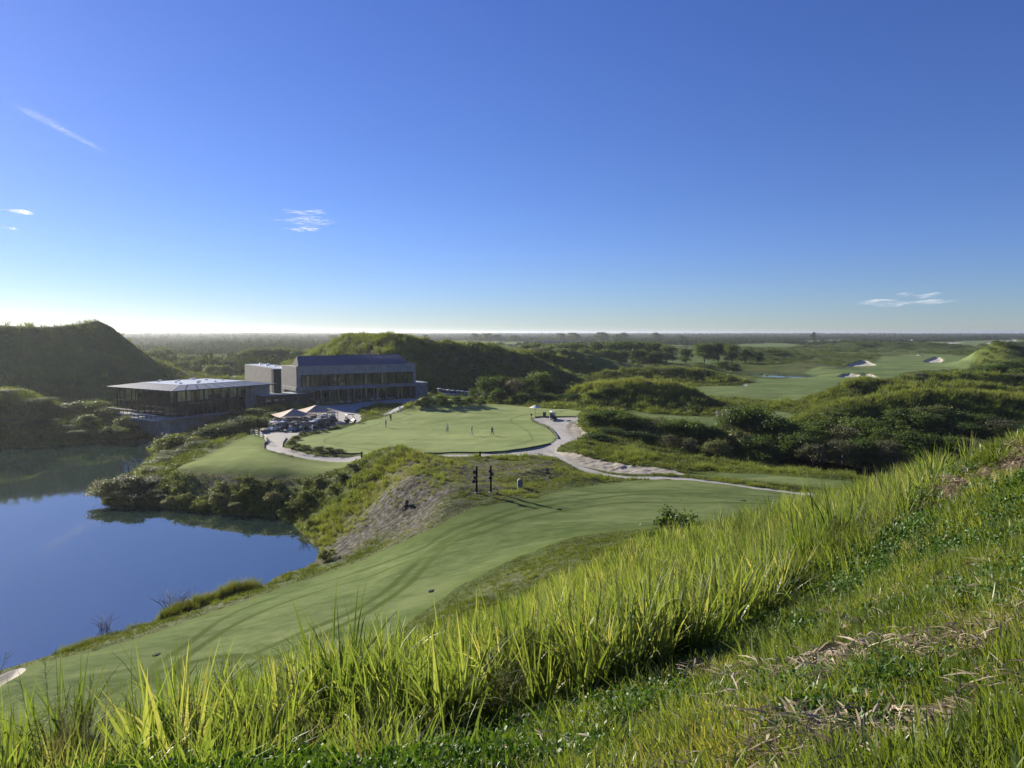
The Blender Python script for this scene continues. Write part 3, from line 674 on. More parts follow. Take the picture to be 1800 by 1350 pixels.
def instancer(name, P, ROT, SCL, TINT, protos, IDX):
    """one object: points carrying instances of a few small plant meshes (ground cover only)"""
    P = np.asarray(P, np.float32); n = len(P)
    me = bpy.data.meshes.new(name); me.vertices.add(n); me.vertices.foreach_set('co', P.ravel())
    for nm, tp, arr in (('rot', 'FLOAT_VECTOR', ROT), ('scl', 'FLOAT_VECTOR', SCL)):
        a = me.attributes.new(nm, tp, 'POINT'); a.data.foreach_set('vector', np.asarray(arr, np.float32).ravel())
    a = me.attributes.new('tint', 'FLOAT', 'POINT'); a.data.foreach_set('value', np.asarray(TINT, np.float32))
    a = me.attributes.new('pick', 'INT', 'POINT'); a.data.foreach_set('value', np.asarray(IDX, np.int32))
    o = link(name, me); tag(o, kind='stuff')
    ng = bpy.data.node_groups.new(name, 'GeometryNodeTree')
    ng.interface.new_socket('Geometry', in_out='INPUT', socket_type='NodeSocketGeometry'); ng.interface.new_socket('Geometry', in_out='OUTPUT', socket_type='NodeSocketGeometry')
    gi = ng.nodes.new('NodeGroupInput'); go = ng.nodes.new('NodeGroupOutput'); L = ng.links.new
    g2i = ng.nodes.new('GeometryNodeGeometryToInstance')
    for pr in reversed(protos):
        oi = ng.nodes.new('GeometryNodeObjectInfo'); oi.inputs['Object'].default_value = pr; oi.transform_space = 'ORIGINAL'
        L(oi.outputs['Geometry'], g2i.inputs[0])
    mp = ng.nodes.new('GeometryNodeMeshToPoints'); iop = ng.nodes.new('GeometryNodeInstanceOnPoints')
    def na(nm, tp):
        q = ng.nodes.new('GeometryNodeInputNamedAttribute'); q.data_type = tp; q.inputs['Name'].default_value = nm
        return [s for s in q.outputs if s.enabled and s.name == 'Attribute'][0]
    L(gi.outputs[0], mp.inputs['Mesh']); L(mp.outputs[0], iop.inputs['Points']); L(g2i.outputs[0], iop.inputs['Instance'])
    iop.inputs['Pick Instance'].default_value = True; L(na('pick', 'INT'), iop.inputs['Instance Index'])
    L(na('rot', 'FLOAT_VECTOR'), iop.inputs['Rotation']); L(na('scl', 'FLOAT_VECTOR'), iop.inputs['Scale'])
    L(iop.outputs[0], go.inputs[0])
    md = o.modifiers.new('spread', 'NODES'); md.node_group = ng
    return o
def proto(me): return bpy.data.objects.new(me.name+'_source', me)   # never linked to the scene

# grass tufts / scrub clumps used by the instancers
def blades_mesh(name, mat, seed, n, h, w, rad, bend=.5, seg=3, lean=.35, hv=.35, fold=True):
    r = np.random.default_rng(seed); V = []; F = []; LV = []
    for i in range(n):
        a = r.random()*2*PI; q = rad*math.sqrt(r.random()); bx, by = q*math.cos(a), q*math.sin(a)
        da = a+r.normal()*.9; L = h*(1-hv+2*hv*r.random()*.8); ln = lean*(.2+r.random()); bd = bend*(r.random()**1.5)*1.4
        dx, dy = math.cos(da), math.sin(da); ww = w*(.6+.8*r.random()); tw = r.random()*PI; sx, sy = math.cos(tw), math.sin(tw)
        base = len(V); x, y, z = bx, by, 0; el = PI/2-ln*.6
        lv = r.random()
        for s in range(seg+1):
            t = s/seg; wd = ww*(1-t**1.6)*.5*(.75+.6*min(t*3, 1)*.5) + .0008
            V += [(x-sx*wd, y-sy*wd, z), (x+sx*wd, y+sy*wd, z)]; LV += [lv*.75+.25*t]*2
            e = el-bd*2.2*t*t; st = L/seg; x += dx*math.cos(e)*st; y += dy*math.cos(e)*st; z += math.sin(e)*st
        for s in range(seg): b = base+2*s; F.append((b, b+1, b+3, b+2))
    return npmesh(name, V, F, [mat], smooth=True, attrs={'lv': LV})
def clump_mesh(name, mat, seed, n, size, w=1.0, h=.6):
    r = np.random.default_rng(seed); d = r.normal(size=(n, 3)); d /= np.linalg.norm(d, axis=1)[:, None]; d[:, 2] = abs(d[:, 2])
    P = d*np.array([w/2, w/2, h])*(.55+.5*r.random(n))[:, None]*(1+.3*np.sin(5*d[:, :1]+seed)*np.cos(4*d[:, 1:2]))
    V, F = leaf_cards(P, d, size); return npmesh(name, V, F, [mat], smooth=False, attrs={'lv': np.repeat(r.random(n), 4)})
GM = {
 'rough': leafmat('rough_grass_blades', (.036,.060,.012), (.125,.162,.034), (.24,.22,.08), .40),
 'yellow': leafmat('yellow_grass_blades', (.08,.105,.018), (.17,.20,.038), (.25,.24,.08), .4, tsat=(1.25,1.35,.55)),
 'tall': leafmat('tall_grass_blades', (.055,.09,.02), (.18,.225,.06), (.36,.32,.16), .5, rough=.42, spec=.35, drypos=.9, tsat=(1.35,1.4,.58)),
 'turf': leafmat('turf_blades', (.06,.10,.025), (.17,.225,.058), (.38,.34,.19), .42, rough=.4, spec=.4, drypos=.93, tsat=(1.5,1.4,.4)),
 'weed': leafmat('weed_leaves', (.018,.05,.010), (.06,.13,.022), (.10,.18,.035), .3, rough=.5, spec=.3),
 'dead': leafmat('dead_grass_blades', (.10,.075,.05), (.26,.20,.13), (.42,.35,.25), .25),
 'straw': leafmat('dry_straw', (.12,.085,.055), (.32,.25,.17), (.55,.46,.34), .1),
 'scrub': leafmat('scrub_leaves', (.032,.058,.014), (.10,.145,.030), (.17,.19,.055), .35),
 'wood': leafmat('distant_leaves', (.02,.040,.016), (.05,.08,.026), (.09,.115,.04), .2, spec=0, rough=1),
}
def tilt(n, amt): 
    r = np.zeros((n, 3)); r[:, 0] = rng.normal(size=n)*amt; r[:, 1] = rng.normal(size=n)*amt; r[:, 2] = rng.random(n)*2*PI; return r
def scatter(n, th0, th1, r0, r1, power=1.0):
    """points in a fan in front of the hill; power 2 = even per square metre, 0 = even per log distance"""
    t = th0+(th1-th0)*rng.random(n); u = rng.random(n)
    r = np.exp(math.log(r0)+(math.log(r1)-math.log(r0))*u) if power == 0 else (r0**power+(r1**power-r0**power)*u)**(1/power)
    return np.sin(t)*r, np.cos(t)*r, r

AK = 1.0
# --- rough grass tufts over every unmown slope from 25 to 330 m
tf = [proto(blades_mesh('rough_tuft', GM['rough'], 1+i, 26, .42, .035, .30, .55, 2, .7)) for i in range(3)]
tfy = [proto(blades_mesh('yellow_tuft', GM['yellow'], 11+i, 34, .8, .04, .34, .5, 3, .55)) for i in range(2)]
sc = [proto(clump_mesh('scrub_clump', GM['scrub'], 21+i, 170, .11, 1.3, .75)) for i in range(3)]
def in_view(x, y): return np.abs(np.arctan2(x, y)) < .68
def keep_rough(x, y, z, m=.25): return (MOWN(x, y) > m) & (z > 0.05) & (sdist('sand', x, y) > .1) & (sdist('bunker', x, y) > .3)
x, y, r = scatter(150000, -.66, .66, 34, 330, 0.6)
z = H(x, y); b = _bare(x, y); yl = _yel(x, y)
nsp = fbm(x/2.2, y/2.2, 3)
lefthill = (x < -95) & (y > 185) & (z > 5)
k = keep_rough(x, y, z) & (rng.random(len(x)) > b*.74) & (nsp > -.35) & ~(lefthill & (rng.random(len(x)) < .75))
x, y, z, r, b, yl = [q[k] for q in (x, y, z, r, b, yl)]; n = len(x)
spur = np.clip(yl, 0, 1)*(rng.random(n) < .65)
isy = (spur > .42)
sc_ = np.clip(r/95, .55, 2.6)*(.7+.6*rng.random(n))*(1-.45*b)
near = np.clip(MOWN(x, y)/3, .45, 1)
hts = sc_*near*np.where(isy, .9, .8)
idx_ = np.where(isy, 3+rng.integers(0, 2, n), rng.integers(0, 3, n))
instancer('rough_grass', np.stack([x, y, z-.03], -1), tilt(n, .14), np.stack([sc_, sc_, hts], -1), np.clip(.3+.55*yl*.8+.2*rng.normal(size=n)*.6+b*.25, 0, 1), tf+tfy, idx_)

# --- scrub clumps: banks, dune faces, hollows
def inblob(x, y, L):
    v = np.zeros(len(x))
    for (px, py, lev, rx, ry, w) in L:
        cx, cy = at_level(px, py, lev) if lev < 90 else at_dist(px, py)
        v = np.maximum(v, w*np.exp(-((x-cx)/rx)**2-((y-cy)/ry)**2))
    return v
SCR = [(380,880,1.5,9,4,1),(470,885,1.5,9,4,1),(550,880,2,5,5,1),(600,880,3,4,4,.8),(300,850,2,6,6,1),(260,860,1,6,6,1),(560,900,.8,5,3,1),(620,850,4,4,4,.7),
       (350,790,2.5,7,7,1),(400,765,3.5,7,5,1),(300,810,1.5,7,8,1),(90,150,99,1,1,0)]
SCR2 = [(0,185,99,60,12,.8),(850,250,99,25,25,.75),(950,240,99,25,30,.9),(1030,250,99,20,30,.7),(1100,194,99,30,7,.7),(1250,150,99,30,22,1),(1400,150,99,25,20,1),(1600,150,99,45,25,1),(1120,140,99,14,14,.9),(1750,190,99,25,20,.2),
        (1150,235,99,30,10,.35),(1700,245,99,30,12,.5),(1000,300,99,50,22,.4),(1600,560,99,200,60,.5),(1100,480,99,80,60,.9)]
x, y, r = scatter(60000, -.66, .66, 90, 420, .5)
z = H(x, y); v = inblob(x, y, SCR)+inblob(x, y, SCR2)
k = keep_rough(x, y, z, .8) & (rng.random(len(x)) < v*(.35+.9*(fbm(x/6, y/6, 3)+.25)))
x, y, z, r = [q[k] for q in (x, y, z, r)]; n = len(x); s_ = np.clip(r/120, .6, 2.4)*(.6+.8*rng.random(n))
instancer('bank_scrub', np.stack([x, y, z-.12*s_], -1), tilt(n, .12), np.stack([s_, s_, s_*(.7+.5*rng.random(n))], -1), np.clip(.45+.28*fbm(x/7, y/7, 3)+.15*rng.normal(size=n), 0, 1), sc, rng.integers(0, 3, n))
print('scrub', n)

# --- scrub over the rolling far ground
x, y, r = scatter(42000, -.66, .66, 300, 1150, .6)
z = H(x, y); v = fbm(x/60, y/60, 3)*1.3+.55+.25*fbm(x/15, y/15, 2)
k = (MOWN(x, y) > 3) & (sdist('bunker', x, y) > 5) & (z > 1) & (rng.random(len(x)) < v) & (((x-POND[0])/30)**2+((y-POND[1])/52)**2 > 1)
x, y, z, r = [q[k] for q in (x, y, z, r)]; n = len(x); s_ = np.clip(r/150, 2.0, 6)*(.5+.9*rng.random(n)); hg = np.clip(s_*(.25+.35*np.clip(fbm(x/60, y/60, 3)+.4, 0, 1)), .4, 4)
instancer('far_scrub', np.stack([x, y, z-.2], -1), tilt(n, .06), np.stack([s_, s_, hg], -1), np.clip(.5+.45*fbm(x/45+7, y/45, 3)+.12*rng.normal(size=n), 0, 1), sc, rng.integers(0, 3, n))

# --- distant woodland: one mass of crowns far beyond the course
wd = [proto(clump_mesh('wood_crown', GM['wood'], 31+i, 300, .12, 1.0, .8)) for i in range(3)]
x, y, r = scatter(26000, -.66, .66, 380, 9000, .35)
z = H(x, y); th_ = np.arctan2(x, y); pxx = 900+FPX*np.tan(th_)
belt = fbm(x/260, y/260, 3)+.35*fbm(x/70, y/70, 2)
left = sstep(800, 500, pxx)
dens = np.where(r < 1100, np.clip(belt*2.2-.55+1.5*left, 0, 1), np.clip(belt*1.8+.25+.4*left, 0, 1))
dens = np.where((r > 1500), 1, dens)
dens = np.where((r < 900) & (pxx > 850), dens*.25*(np.clip(belt*3-.6, 0, 1)), dens)
k = (MOWN(x, y) > 6) & (sdist('bunker', x, y) > 8) & (rng.random(len(x)) < dens) & (((x-POND[0])/36)**2+((y-POND[1])/60)**2 > 1)
x, y, z, r = [q[k] for q in (x, y, z, r)]; n = len(x)
s_ = np.clip(6+r/330, 6, 26)*(.6+.8*rng.random(n)); hh = np.clip(4+r/750, 4, 12)*(.7+.6*rng.random(n))*(1+.9*np.clip(fbm(x/180+9, y/180, 3)+.1, 0, 1))*(1+.5*sstep(700, 450, 900+FPX*np.tan(np.arctan2(x, y))))
instancer('distant_woodland', np.stack([x, y, z-.3], -1), tilt(n, .05), np.stack([s_, s_, hh], -1), np.clip(.42+.2*rng.normal(size=n), 0, 1), wd, rng.integers(0, 3, n))
print('wood', n)
# ------------------------------------------------------------------ single trees and bushes
KD = {'tree': 'dark green leafy', 'olive': 'olive green', 'bright': 'yellow-green', 'grey': 'grey-brown twiggy', 'nearolive': 'olive green', 'nearbright': 'bright yellow-green', 'nearbush': 'dark green'}
def plant(px, ptop, Yd, w, kd='tree', noun='tree', label='', group=None, minh=1.2, base=None):
    x, y = at_dist(px, Yd); z = float(H([x], [y])[0]); z = max(z, 0.0)
    h = max(z_at(ptop, Yd)-z, minh) if ptop is not None else minh
    h = min(h, w*2.0)
    e = empty({'tree': 'tree', 'bush': 'bush'}[noun], (x, y, z-.05), random.uniform(0, 6.28))
    sx = w*random.uniform(.95, 1.1)*(1.15 if Yd < 135 or Yd > 1500 else .95)
    c = link('crown', random.choice(CROWNS[kd]), e); c.scale = (sx, sx*random.uniform(.9, 1.1), h*1.04)
    t = link('trunk', random.choice(TRUNKS), e); t.scale = (w*.9, w*.9, h*.9)
    tag(e, label, noun, group); return e
def cluster(phrase, group, noun, L):
    L = sorted(L, key=lambda a: a[0]); cnt = {}
    for a in L:
        kd = a[4] if len(a) > 4 else 'tree'; cnt[kd] = cnt.get(kd, 0)
        lab = f"{KD[kd]} {noun}, {ORD[cnt[kd]]} from left, {phrase}"; cnt[kd] += 1
        plant(a[0], a[1], a[2], a[3], kd, noun, lab, group)
cluster("on the far lake bank", 'trees on the far lake bank', 'tree',
 [(-15,695,182,9),(12,690,180,9),(45,700,176,8),(5,748,168,6,'olive'),(32,738,167,5,'olive'),(70,718,180,8),(100,712,180,8,'olive'),(130,704,183,9,'olive'),(163,703,184,9),(190,714,181,8,'olive'),(214,728,174,6,'olive'),(150,728,173,7),(82,742,171,7),(112,748,169,6),(58,748,170,7),(188,748,168,6),(205,752,167,5),(130,756,167,5),(228,742,172,4)])
cluster("below the clubhouse", 'bushes under the clubhouse', 'bush',
 [(287,768,139,7,'bright'),(312,761,140,8,'bright'),(338,766,139,6,'bright'),(345,790,133,4.5),(362,750,144,8),(385,744,144,8),(408,740,146,8,'olive'),(430,733,148,8),(452,733,150,7),(285,812,127,6,'bright'),(264,826,119,5.5,'bright'),(318,800,130,5,'bright'),(372,768,141,5),(445,716,172,5,'olive'),(476,724,165,5),(300,790,134,5,'bright'),(328,783,136,5,'olive')])
cluster("leaning over water at the point", 'bushes at the tip of the point', 'bush',
 [(184,842,108.5,5,'nearolive'),(212,832,110,6,'nearolive'),(243,838,111,6,'nearolive'),(205,862,106,4.5,'nearolive'),(262,862,107,4,'nearbush'),(235,866,105.5,4,'nearbush')])
def on_ground(px, py):
    p = hitp([(px, py)])[0]; return p
def bank(L, phrase, group, noun='bush'):
    L = sorted(L, key=lambda a: a[0]); cnt = {}
    for px, py, w, h, kd in L:
        if group and 'lawn' in phrase and kd == 'nearbush' and px % 3: kd = ('nearolive', 'nearbright')[px % 2]
        p = on_ground(px, py); e = empty('bush', (p[0], p[1], max(p[2], 0)-.1), random.uniform(0, 6.28))
        c = link('crown', random.choice(CROWNS[kd]), e); c.scale = (w*.95, w*random.uniform(.75, 1.0), h*1.0)
        t = link('trunk', random.choice(TRUNKS), e); t.scale = (w*.6, w*.6, h*.8)
        i = cnt.get(kd, 0); cnt[kd] = i+1
        tag(e, f"{KD[kd]} {noun}, {ORD[i]} from left {phrase}", 'bush', group)
bank([(300,893,2.6,1.9,'nearolive'),(325,882,2.4,1.6,'nearbush'),(350,896,2.6,1.7,'nearbright'),(382,886,2.8,1.8,'nearbush'),(412,899,2.4,1.5,'nearbush'),(430,872,2.6,1.5,'nearbright'),(452,900,2.2,1.4,'nearbright'),(482,884,2.8,1.8,'nearbush'),(505,905,2.2,1.3,'nearbush'),(522,893,2.6,1.6,'nearbright'),(540,874,2.4,1.4,'nearbright'),(562,852,2.4,1.3,'nearbush'),(585,868,2.4,1.4,'nearbright'),(600,845,2.4,1.4,'nearbush'),(622,828,2.2,1.3,'nearbush'),(440,908,1.6,1.0,'nearolive'),(545,925,1.6,1.0,'nearbright'),(640,860,1.7,1.0,'nearbright')],
     'on the bank below the lawn', 'bushes on the bank below the lawn')
bank([(575,985,1.9,1.7,'nearbright')], 'at the head of the inlet beside the brown slope', None)
bank([(735,715,4,2.0,'nearbush'),(752,713,4.5,2.6,'nearbush'),(775,712,4.5,2.8,'nearbush'),(800,712,4,2.4,'nearbush'),(822,712,4,2.2,'nearbush'),(845,713,4,1.8,'nearbush')], "along the green's back edge", 'bushes behind the putting green')
bank([(520,773,1.8,.9,'nearbush'),(513,781,1.8,1.0,'nearbush'),(520,789,2.0,1.0,'nearbush'),(540,792,2.2,1.1,'nearbush'),(560,793,2.2,1.0,'nearbush'),(580,795,2.2,1.0,'nearbush'),(598,796,2.0,.8,'nearbush'),(532,765,1.8,.8,'nearbush')], "in the bed by the path", 'bushes in the planted bed')
cluster("between putting green and dunes", 'trees behind the putting green', 'tree',
 [(858,662,207,9),(884,660,211,10),(903,664,206,8,'grey'),(925,664,215,10),(946,653,224,9),(962,667,225,10),(982,674,220,9),(876,684,199,7),(915,690,199,7),(957,690,201,8),(990,692,204,7),(1012,700,201,6),(1042,706,199,6),(838,682,216,7),(1070,706,200,6)])
cluster("in the hollow beyond the path", 'trees in the hollow', 'tree',
 [(1040,724,148,8),(1066,720,152,9),(1096,723,150,9),(1126,731,148,8),(1150,737,147,8,'grey'),(1176,740,146,9),(1202,736,148,9),(1226,740,146,8),(1180,763,138,6,'grey'),(1214,768,136,5,'grey'),(1252,746,146,9),(1276,742,150,8,'olive'),(1300,716,153,11),(1326,713,153,10),(1352,731,150,11),(1386,740,148,10),(1404,760,142,9),(1302,752,142,8,'olive'),(1340,766,138,8),(1264,770,136,7,'olive'),(1072,752,138,7),(1112,757,136,7),(1142,762,136,6),(1050,768,131,5)])
cluster("on the right-hand ridge", 'trees on the right-hand ridge', 'tree',
 [(1422,750,145,9),(1452,737,150,10),(1486,745,145,10,'grey'),(1512,732,152,10),(1542,741,148,9),(1562,749,144,8),(1592,716,158,11),(1622,723,155,10),(1646,709,160,11,'olive'),(1676,721,158,10),(1702,741,150,11),(1737,726,156,11),(1772,736,150,11,'grey'),(1802,746,148,11),(1832,750,145,10),(1602,756,140,8),(1562,771,136,7,'grey'),(1642,761,138,8),(1682,766,136,8),(1722,771,134,8,'grey'),(1762,776,132,8,'grey'),(1792,771,130,8,'grey'),(1482,771,138,8,'grey'),(1522,771,138,7),(1432,776,138,7,'grey')])
cluster("below the cone hill", 'trees below the cone hill', 'tree',
 [(1745,641,300,14),(1775,633,300,14),(1800,646,290,14),(1725,656,285,11),(1760,663,275,12,'grey'),(1790,666,265,12,'grey')])
cluster("in the wood beyond the dunes", 'trees of the dark wood', 'tree',
 [(925,604,500,18),(945,601,510,20),(965,605,500,18),(985,602,515,20),(1005,601,510,22),(1025,604,505,18),(1048,599,520,22),(1072,601,515,20),(1098,598,520,24),(1124,599,515,22),(1150,601,510,20),(1172,606,500,18),(1000,613,440,14),(1030,611,445,15),(1062,613,440,14),(1090,615,440,14),(1122,613,445,15),(1152,617,440,13)])
cluster('above the far pond', 'trees above the far pond', 'tree',
 [(1205,611,470,13),(1238,602,480,17),(1262,600,482,17),(1286,604,470,14),(1310,613,460,12),(1332,617,455,11),(1245,641,420,10),(1270,634,420,10),(1290,638,415,8)])
cluster("in the left valley", 'trees in the left valley', 'tree',
 [(275,613,420,15),(290,609,430,15),(312,621,400,14),(332,623,390,14),(430,616,420,13),(445,611,430,13),(460,610,432,13),(475,612,430,13),(490,609,432,14),(506,611,430,13),(522,614,422,13),(543,612,425,13),(380,626,380,14),(352,629,370,13),(402,631,370,13),(372,641,332,10),(396,641,340,11),(322,633,352,12),(300,636,345,11)])
cluster('standing up on the horizon', 'large oaks on the horizon', 'tree',
 [(838,585,1800,26,'nearbush'),(855,585,1820,30,'nearbush'),(872,587,1800,24,'nearbush'),(905,589,1700,26,'nearbush'),(985,585,1800,26,'nearbush'),(1008,584,1800,32,'nearbush'),(1058,583,1800,34,'nearbush'),(1082,587,1750,26,'nearbush'),(1098,584,1800,26,'nearbush'),(1155,584,1900,32,'nearbush'),(1200,589,1700,26,'nearbush'),(655,586,1700,24,'nearbush'),(585,588,1600,26,'nearbush'),(1428,583,1900,14,'nearbush')])
# ------------------------------------------------------------------ clubhouse buildings
M_CLAD = simple('weathered_cladding', (.17, .17, .175), .8, var=.3, scale=.8)
M_CLADL = simple('pale_board_cladding', (.27, .25, .24), .8, var=.2, scale=.6)
M_DARK = simple('dark_bronze_metal', (.03, .031, .035), .8, 0, spec=.1)
M_ROOFB = simple('blue_grey_metal_roof', (.045, .075, .15), .45, .35, var=.12, scale=.5)
M_MEMB = simple('pale_roof_membrane', (.40, .43, .47), .45, var=.08, scale=.5)
M_PANEL = simple('zinc_roof_panel', (.11, .135, .18), .5, .15, var=.1, scale=1)
M_PANELD = simple('dark_roof_panel', (.08, .085, .11), .5, .1, var=.15, scale=1)
M_CONC = simple('board_marked_concrete', (.27, .27, .275), .85, var=.25, scale=.7, bmp=.3)
M_GLASS = simple('window_glass', (.01, .014, .018), .06, var=.1, scale=.4, ior=1.9, spec=.6)
M_GLASSREFL = simple('painted_reflection_glass', (.20, .20, .11), .12, var=.5, scale=.35, ior=2.0, spec=.8)  # yellow-green reflection of sunlit grass put into the base colour
M_RAIL = simple('pale_timber_rail', (.62, .58, .50), .7)
M_WHITE = simple('white_paint', (.8, .8, .79), .5, var=.05)
M_BLACK = simple('black_paint', (.02, .02, .022), .4, var=.2)
def seams_mat(name, c, pitch, axis='X'):
    m, nt, b, o = newmat(name); co = objco(nt)
    w = nt.nodes.new('ShaderNodeTexWave'); w.bands_direction = axis; w.inputs['Scale'].default_value = .314/pitch; w.inputs['Distortion'].default_value = .6; w.inputs['Detail'].default_value = 3; lnk(nt, co, w.inputs[0])
    n = noise(nt, .7, 4, .6, co); f = mth(nt, 'ADD', mth(nt, 'MULTIPLY', w.outputs[1], .35), mth(nt, 'MULTIPLY', n, .65))
    lnk(nt, ramp(nt, f, [(.25, tuple(x*.6 for x in c)), (.5, c), (.75, tuple(x*1.3 for x in c))]), b.inputs['Base Color']); b.inputs['Roughness'].default_value = .8
    bump(nt, b, w.outputs[1], .3, .04); return m
M_BOARD = seams_mat('vertical_timber_boards', (.23, .225, .225), .45)
M_BOARDS = seams_mat('side_timber_boards', (.125, .115, .115), .45, 'Y')

# --- lakeside pavilion
Cx, Cy = at_level(303, 688, 11.5); Ex, Ey = at_level(482, 675, 11.5); ang = math.atan2(Ey-Cy, Ex-Cx)
pav = empty('lakeside_pavilion', (Cx, Cy, 0), ang)
tag(pav, 'glazed pavilion with wide flat grey roof standing over the lake', 'building')
LU, LV = 29.8, 28.0
m = MB(); m.box((LU/2, LV/2, 11.42), (LU, LV, .16)); m.build('roof_soffit', M_DARK, pav)
# sloping skirts made of single panels
def skirt(n, a0, a1, b0, b1, mat, nm='roof_panel'):
    for i in range(n):
        t0, t1 = i/n+.006, (i+1)/n-.006
        L = lambda p, q, t: Vector(p).lerp(Vector(q), t)
        q = [L(a0, a1, t0), L(a0, a1, t1), L(b0, b1, t1), L(b0, b1, t0)]
        up = Vector((0, 0, .07)); mb = MB(); mb.add(q+[v+up for v in q], [(3, 2, 1, 0), (4, 5, 6, 7), (0, 1, 5, 4), (1, 2, 6, 5), (2, 3, 7, 6), (3, 0, 4, 7)])
        mb.build(nm, mat, pav)
I = 5.4; ZE, ZT = 11.5, 12.3
c0, c1, c2, c3 = (0, 0, ZE), (LU, 0, ZE), (LU, LV, ZE), (0, LV, ZE); d0, d1, d2, d3 = (I, I, ZT), (LU-I, I, ZT), (LU-I, LV-I, ZT), (I, LV-I, ZT)
skirt(9, c0, c1, d0, d1, M_PANEL); skirt(14, c0, c3, d0, d3, M_PANELD); skirt(6, c3, c2, d3, d2, M_PANEL); skirt(6, c1, c2, d1, d2, M_PANEL)
m = MB(); m.box((LU/2, LV/2, ZT-.02), (LU-2*I, LV-2*I, .3)); rf = m.build('roof', M_MEMB, pav)
for (x, y, s) in [(8,9,.5),(10,14,.4),(12,8,.5),(15,12,.7),(17,8,.4),(20,16,.5),(9,20,.5),(14,19,.5),(20,22,1.1),(22,12,.4),(12,24,.5)]:
    MB().box((x, y, ZT+.3), (s, s, .35)).build('roof_vent', M_WHITE, rf)
# floor slab, walls of the base
m = MB(); m.box((LU/2+.5, LV/2+1.0, 4.82), (LU-1, LV-4, .36)); m.build('floor_slab', M_CONC, pav)
m = MB(); m.box((15.6, 16, 1.3), (28, 24, 6.62)); m.build('base_wall', M_CONC, pav)
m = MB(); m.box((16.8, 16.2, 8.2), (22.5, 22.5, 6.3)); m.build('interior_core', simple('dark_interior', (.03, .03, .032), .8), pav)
def facade(p0, p1, z0, z1, n, split, parent, mats, mull=.16, lowmat=None, depth=.14):
    """row of framed windows between two local points"""
    p0 = Vector(p0); p1 = Vector(p1); L = (p1-p0).length; d = (p1-p0)/L; a = math.atan2(d.y, d.x); w = L/n; Rz = Matrix.Rotation(a, 3, 'Z')
    for i in range(n):
        c = p0+d*(i+.5)*w; f = MB()
        for sx in (-1, 1): f.box((c.x+d.x*sx*(w/2-mull/2), c.y+d.y*sx*(w/2-mull/2), (z0+z1)/2), (mull-.004, depth+.1, z1-z0), rot=Rz)
        for zz in (z0+.06, z1-.06): f.box((c.x, c.y, zz), (w-2*mull, depth, .12), rot=Rz)
        for s in range(1, split): f.box((c.x+d.x*(-w/2+mull+s*(w-2*mull)/split), c.y+d.y*(-w/2+mull+s*(w-2*mull)/split), (z0+z1)/2), (.07, depth*.8, z1-z0-.24), rot=Rz)
        wo_ = f.build('window', M_DARK, parent)
        pw = (w-2*mull)/split
        for s in range(split):
            q = -w/2+mull+(s+.5)*pw
            MB().box((c.x+d.x*q, c.y+d.y*q, (z0+z1)/2), (pw-.075, .03, z1-z0-.245), rot=Rz).build('pane', random.choice(mats), wo_)
facade((3, 3, 0), (22, 3, 0), 8.6, 11.2, 8, 2, pav, [M_GLASS, M_GLASSREFL, M_GLASSREFL], .2)
facade((3, 3, 0), (22, 3, 0), 5.05, 8.4, 8, 2, pav, [M_GLASS], .2)
facade((3, 27, 0), (3, 3.1, 0), 5.05, 8.0, 9, 1, pav, [M_GLASS], .22)
facade((3, 27, 0), (3, 3.1, 0), 8.2, 11.2, 9, 1, pav, [M_GLASS, M_GLASS, M_GLASSREFL], .22)
MB().box((12.5, 3.0, 8.5), (19.2, .3, .2)).build('spandrel', M_DARK, pav)
m = MB(); m.box((25.6, 4.0, 7.0), (7.0, 2.4, 8.4)); m.build('wall', M_BOARD, pav)
for (x, y) in [(1.2, 1.2), (1.2, 9), (1.2, 17), (1.2, 25)]: MB().tube([(x, y, 5.0), (x, y, 11.34)], .13, 8).build('column', M_DARK, pav)
# terraces over the water with rails
for (x0, x1, y0, y1, z) in ((-2.4, 1.45, 3.2, 13.5, 4.72), (-.8, 1.45, 13.6, 30, 5.15)):
    tr = MB().box(((x0+x1)/2, (y0+y1)/2, z+.1), (x1-x0, y1-y0, .34)).build('terrace', simple('pale_terrace', (.5, .48, .44), .8), pav)
    n = int((y1-y0)/1.7)
    for i in range(n+1):
        yy = y0+.08+(y1-y0-.16)*i/n; MB().box((x0+.06, yy, z+.71), (.09, .09, 1.0)).build('railing_post', M_DARK, tr)
    for zz in (z+.5, z+.8): MB().tube([(x0+.06, y0, zz), (x0+.06, y1, zz)], .02, 4).build('railing_wire', M_DARK, tr)
    MB().box((x0+.06, (y0+y1)/2, z+1.26), (.3, y1-y0, .15)).build('handrail', M_RAIL, tr)
MB().box((7, 1.5, 5.04), (17, 2.9, .08)).build('walkway', M_CONC, pav)

# --- main clubhouse block
Ax, Ay = at_level(536, 712, 5.6); Bx, By = at_level(729, 701, 5.6); ang2 = math.atan2(By-Ay, Bx-Ax); L2 = math.hypot(Bx-Ax, By-Ay)
ch = empty('clubhouse', (Ax, Ay, 0), ang2); tag(ch, 'long two-storey clubhouse with dark blue metal roof and deep window band', 'building')
X0, X1 = -1.8, L2+.6; D = 11.0
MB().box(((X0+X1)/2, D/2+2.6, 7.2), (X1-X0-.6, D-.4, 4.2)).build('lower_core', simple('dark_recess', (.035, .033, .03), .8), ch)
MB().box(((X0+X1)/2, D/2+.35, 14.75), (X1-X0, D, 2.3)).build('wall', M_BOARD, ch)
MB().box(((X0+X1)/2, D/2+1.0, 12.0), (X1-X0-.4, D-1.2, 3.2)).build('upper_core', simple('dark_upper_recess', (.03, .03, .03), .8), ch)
MB().box(((X0+X1)/2-.3, D/2-.25, 9.9), (X1-X0+1.0, D+.9, .95)).build('balcony_band', M_CLAD, ch)
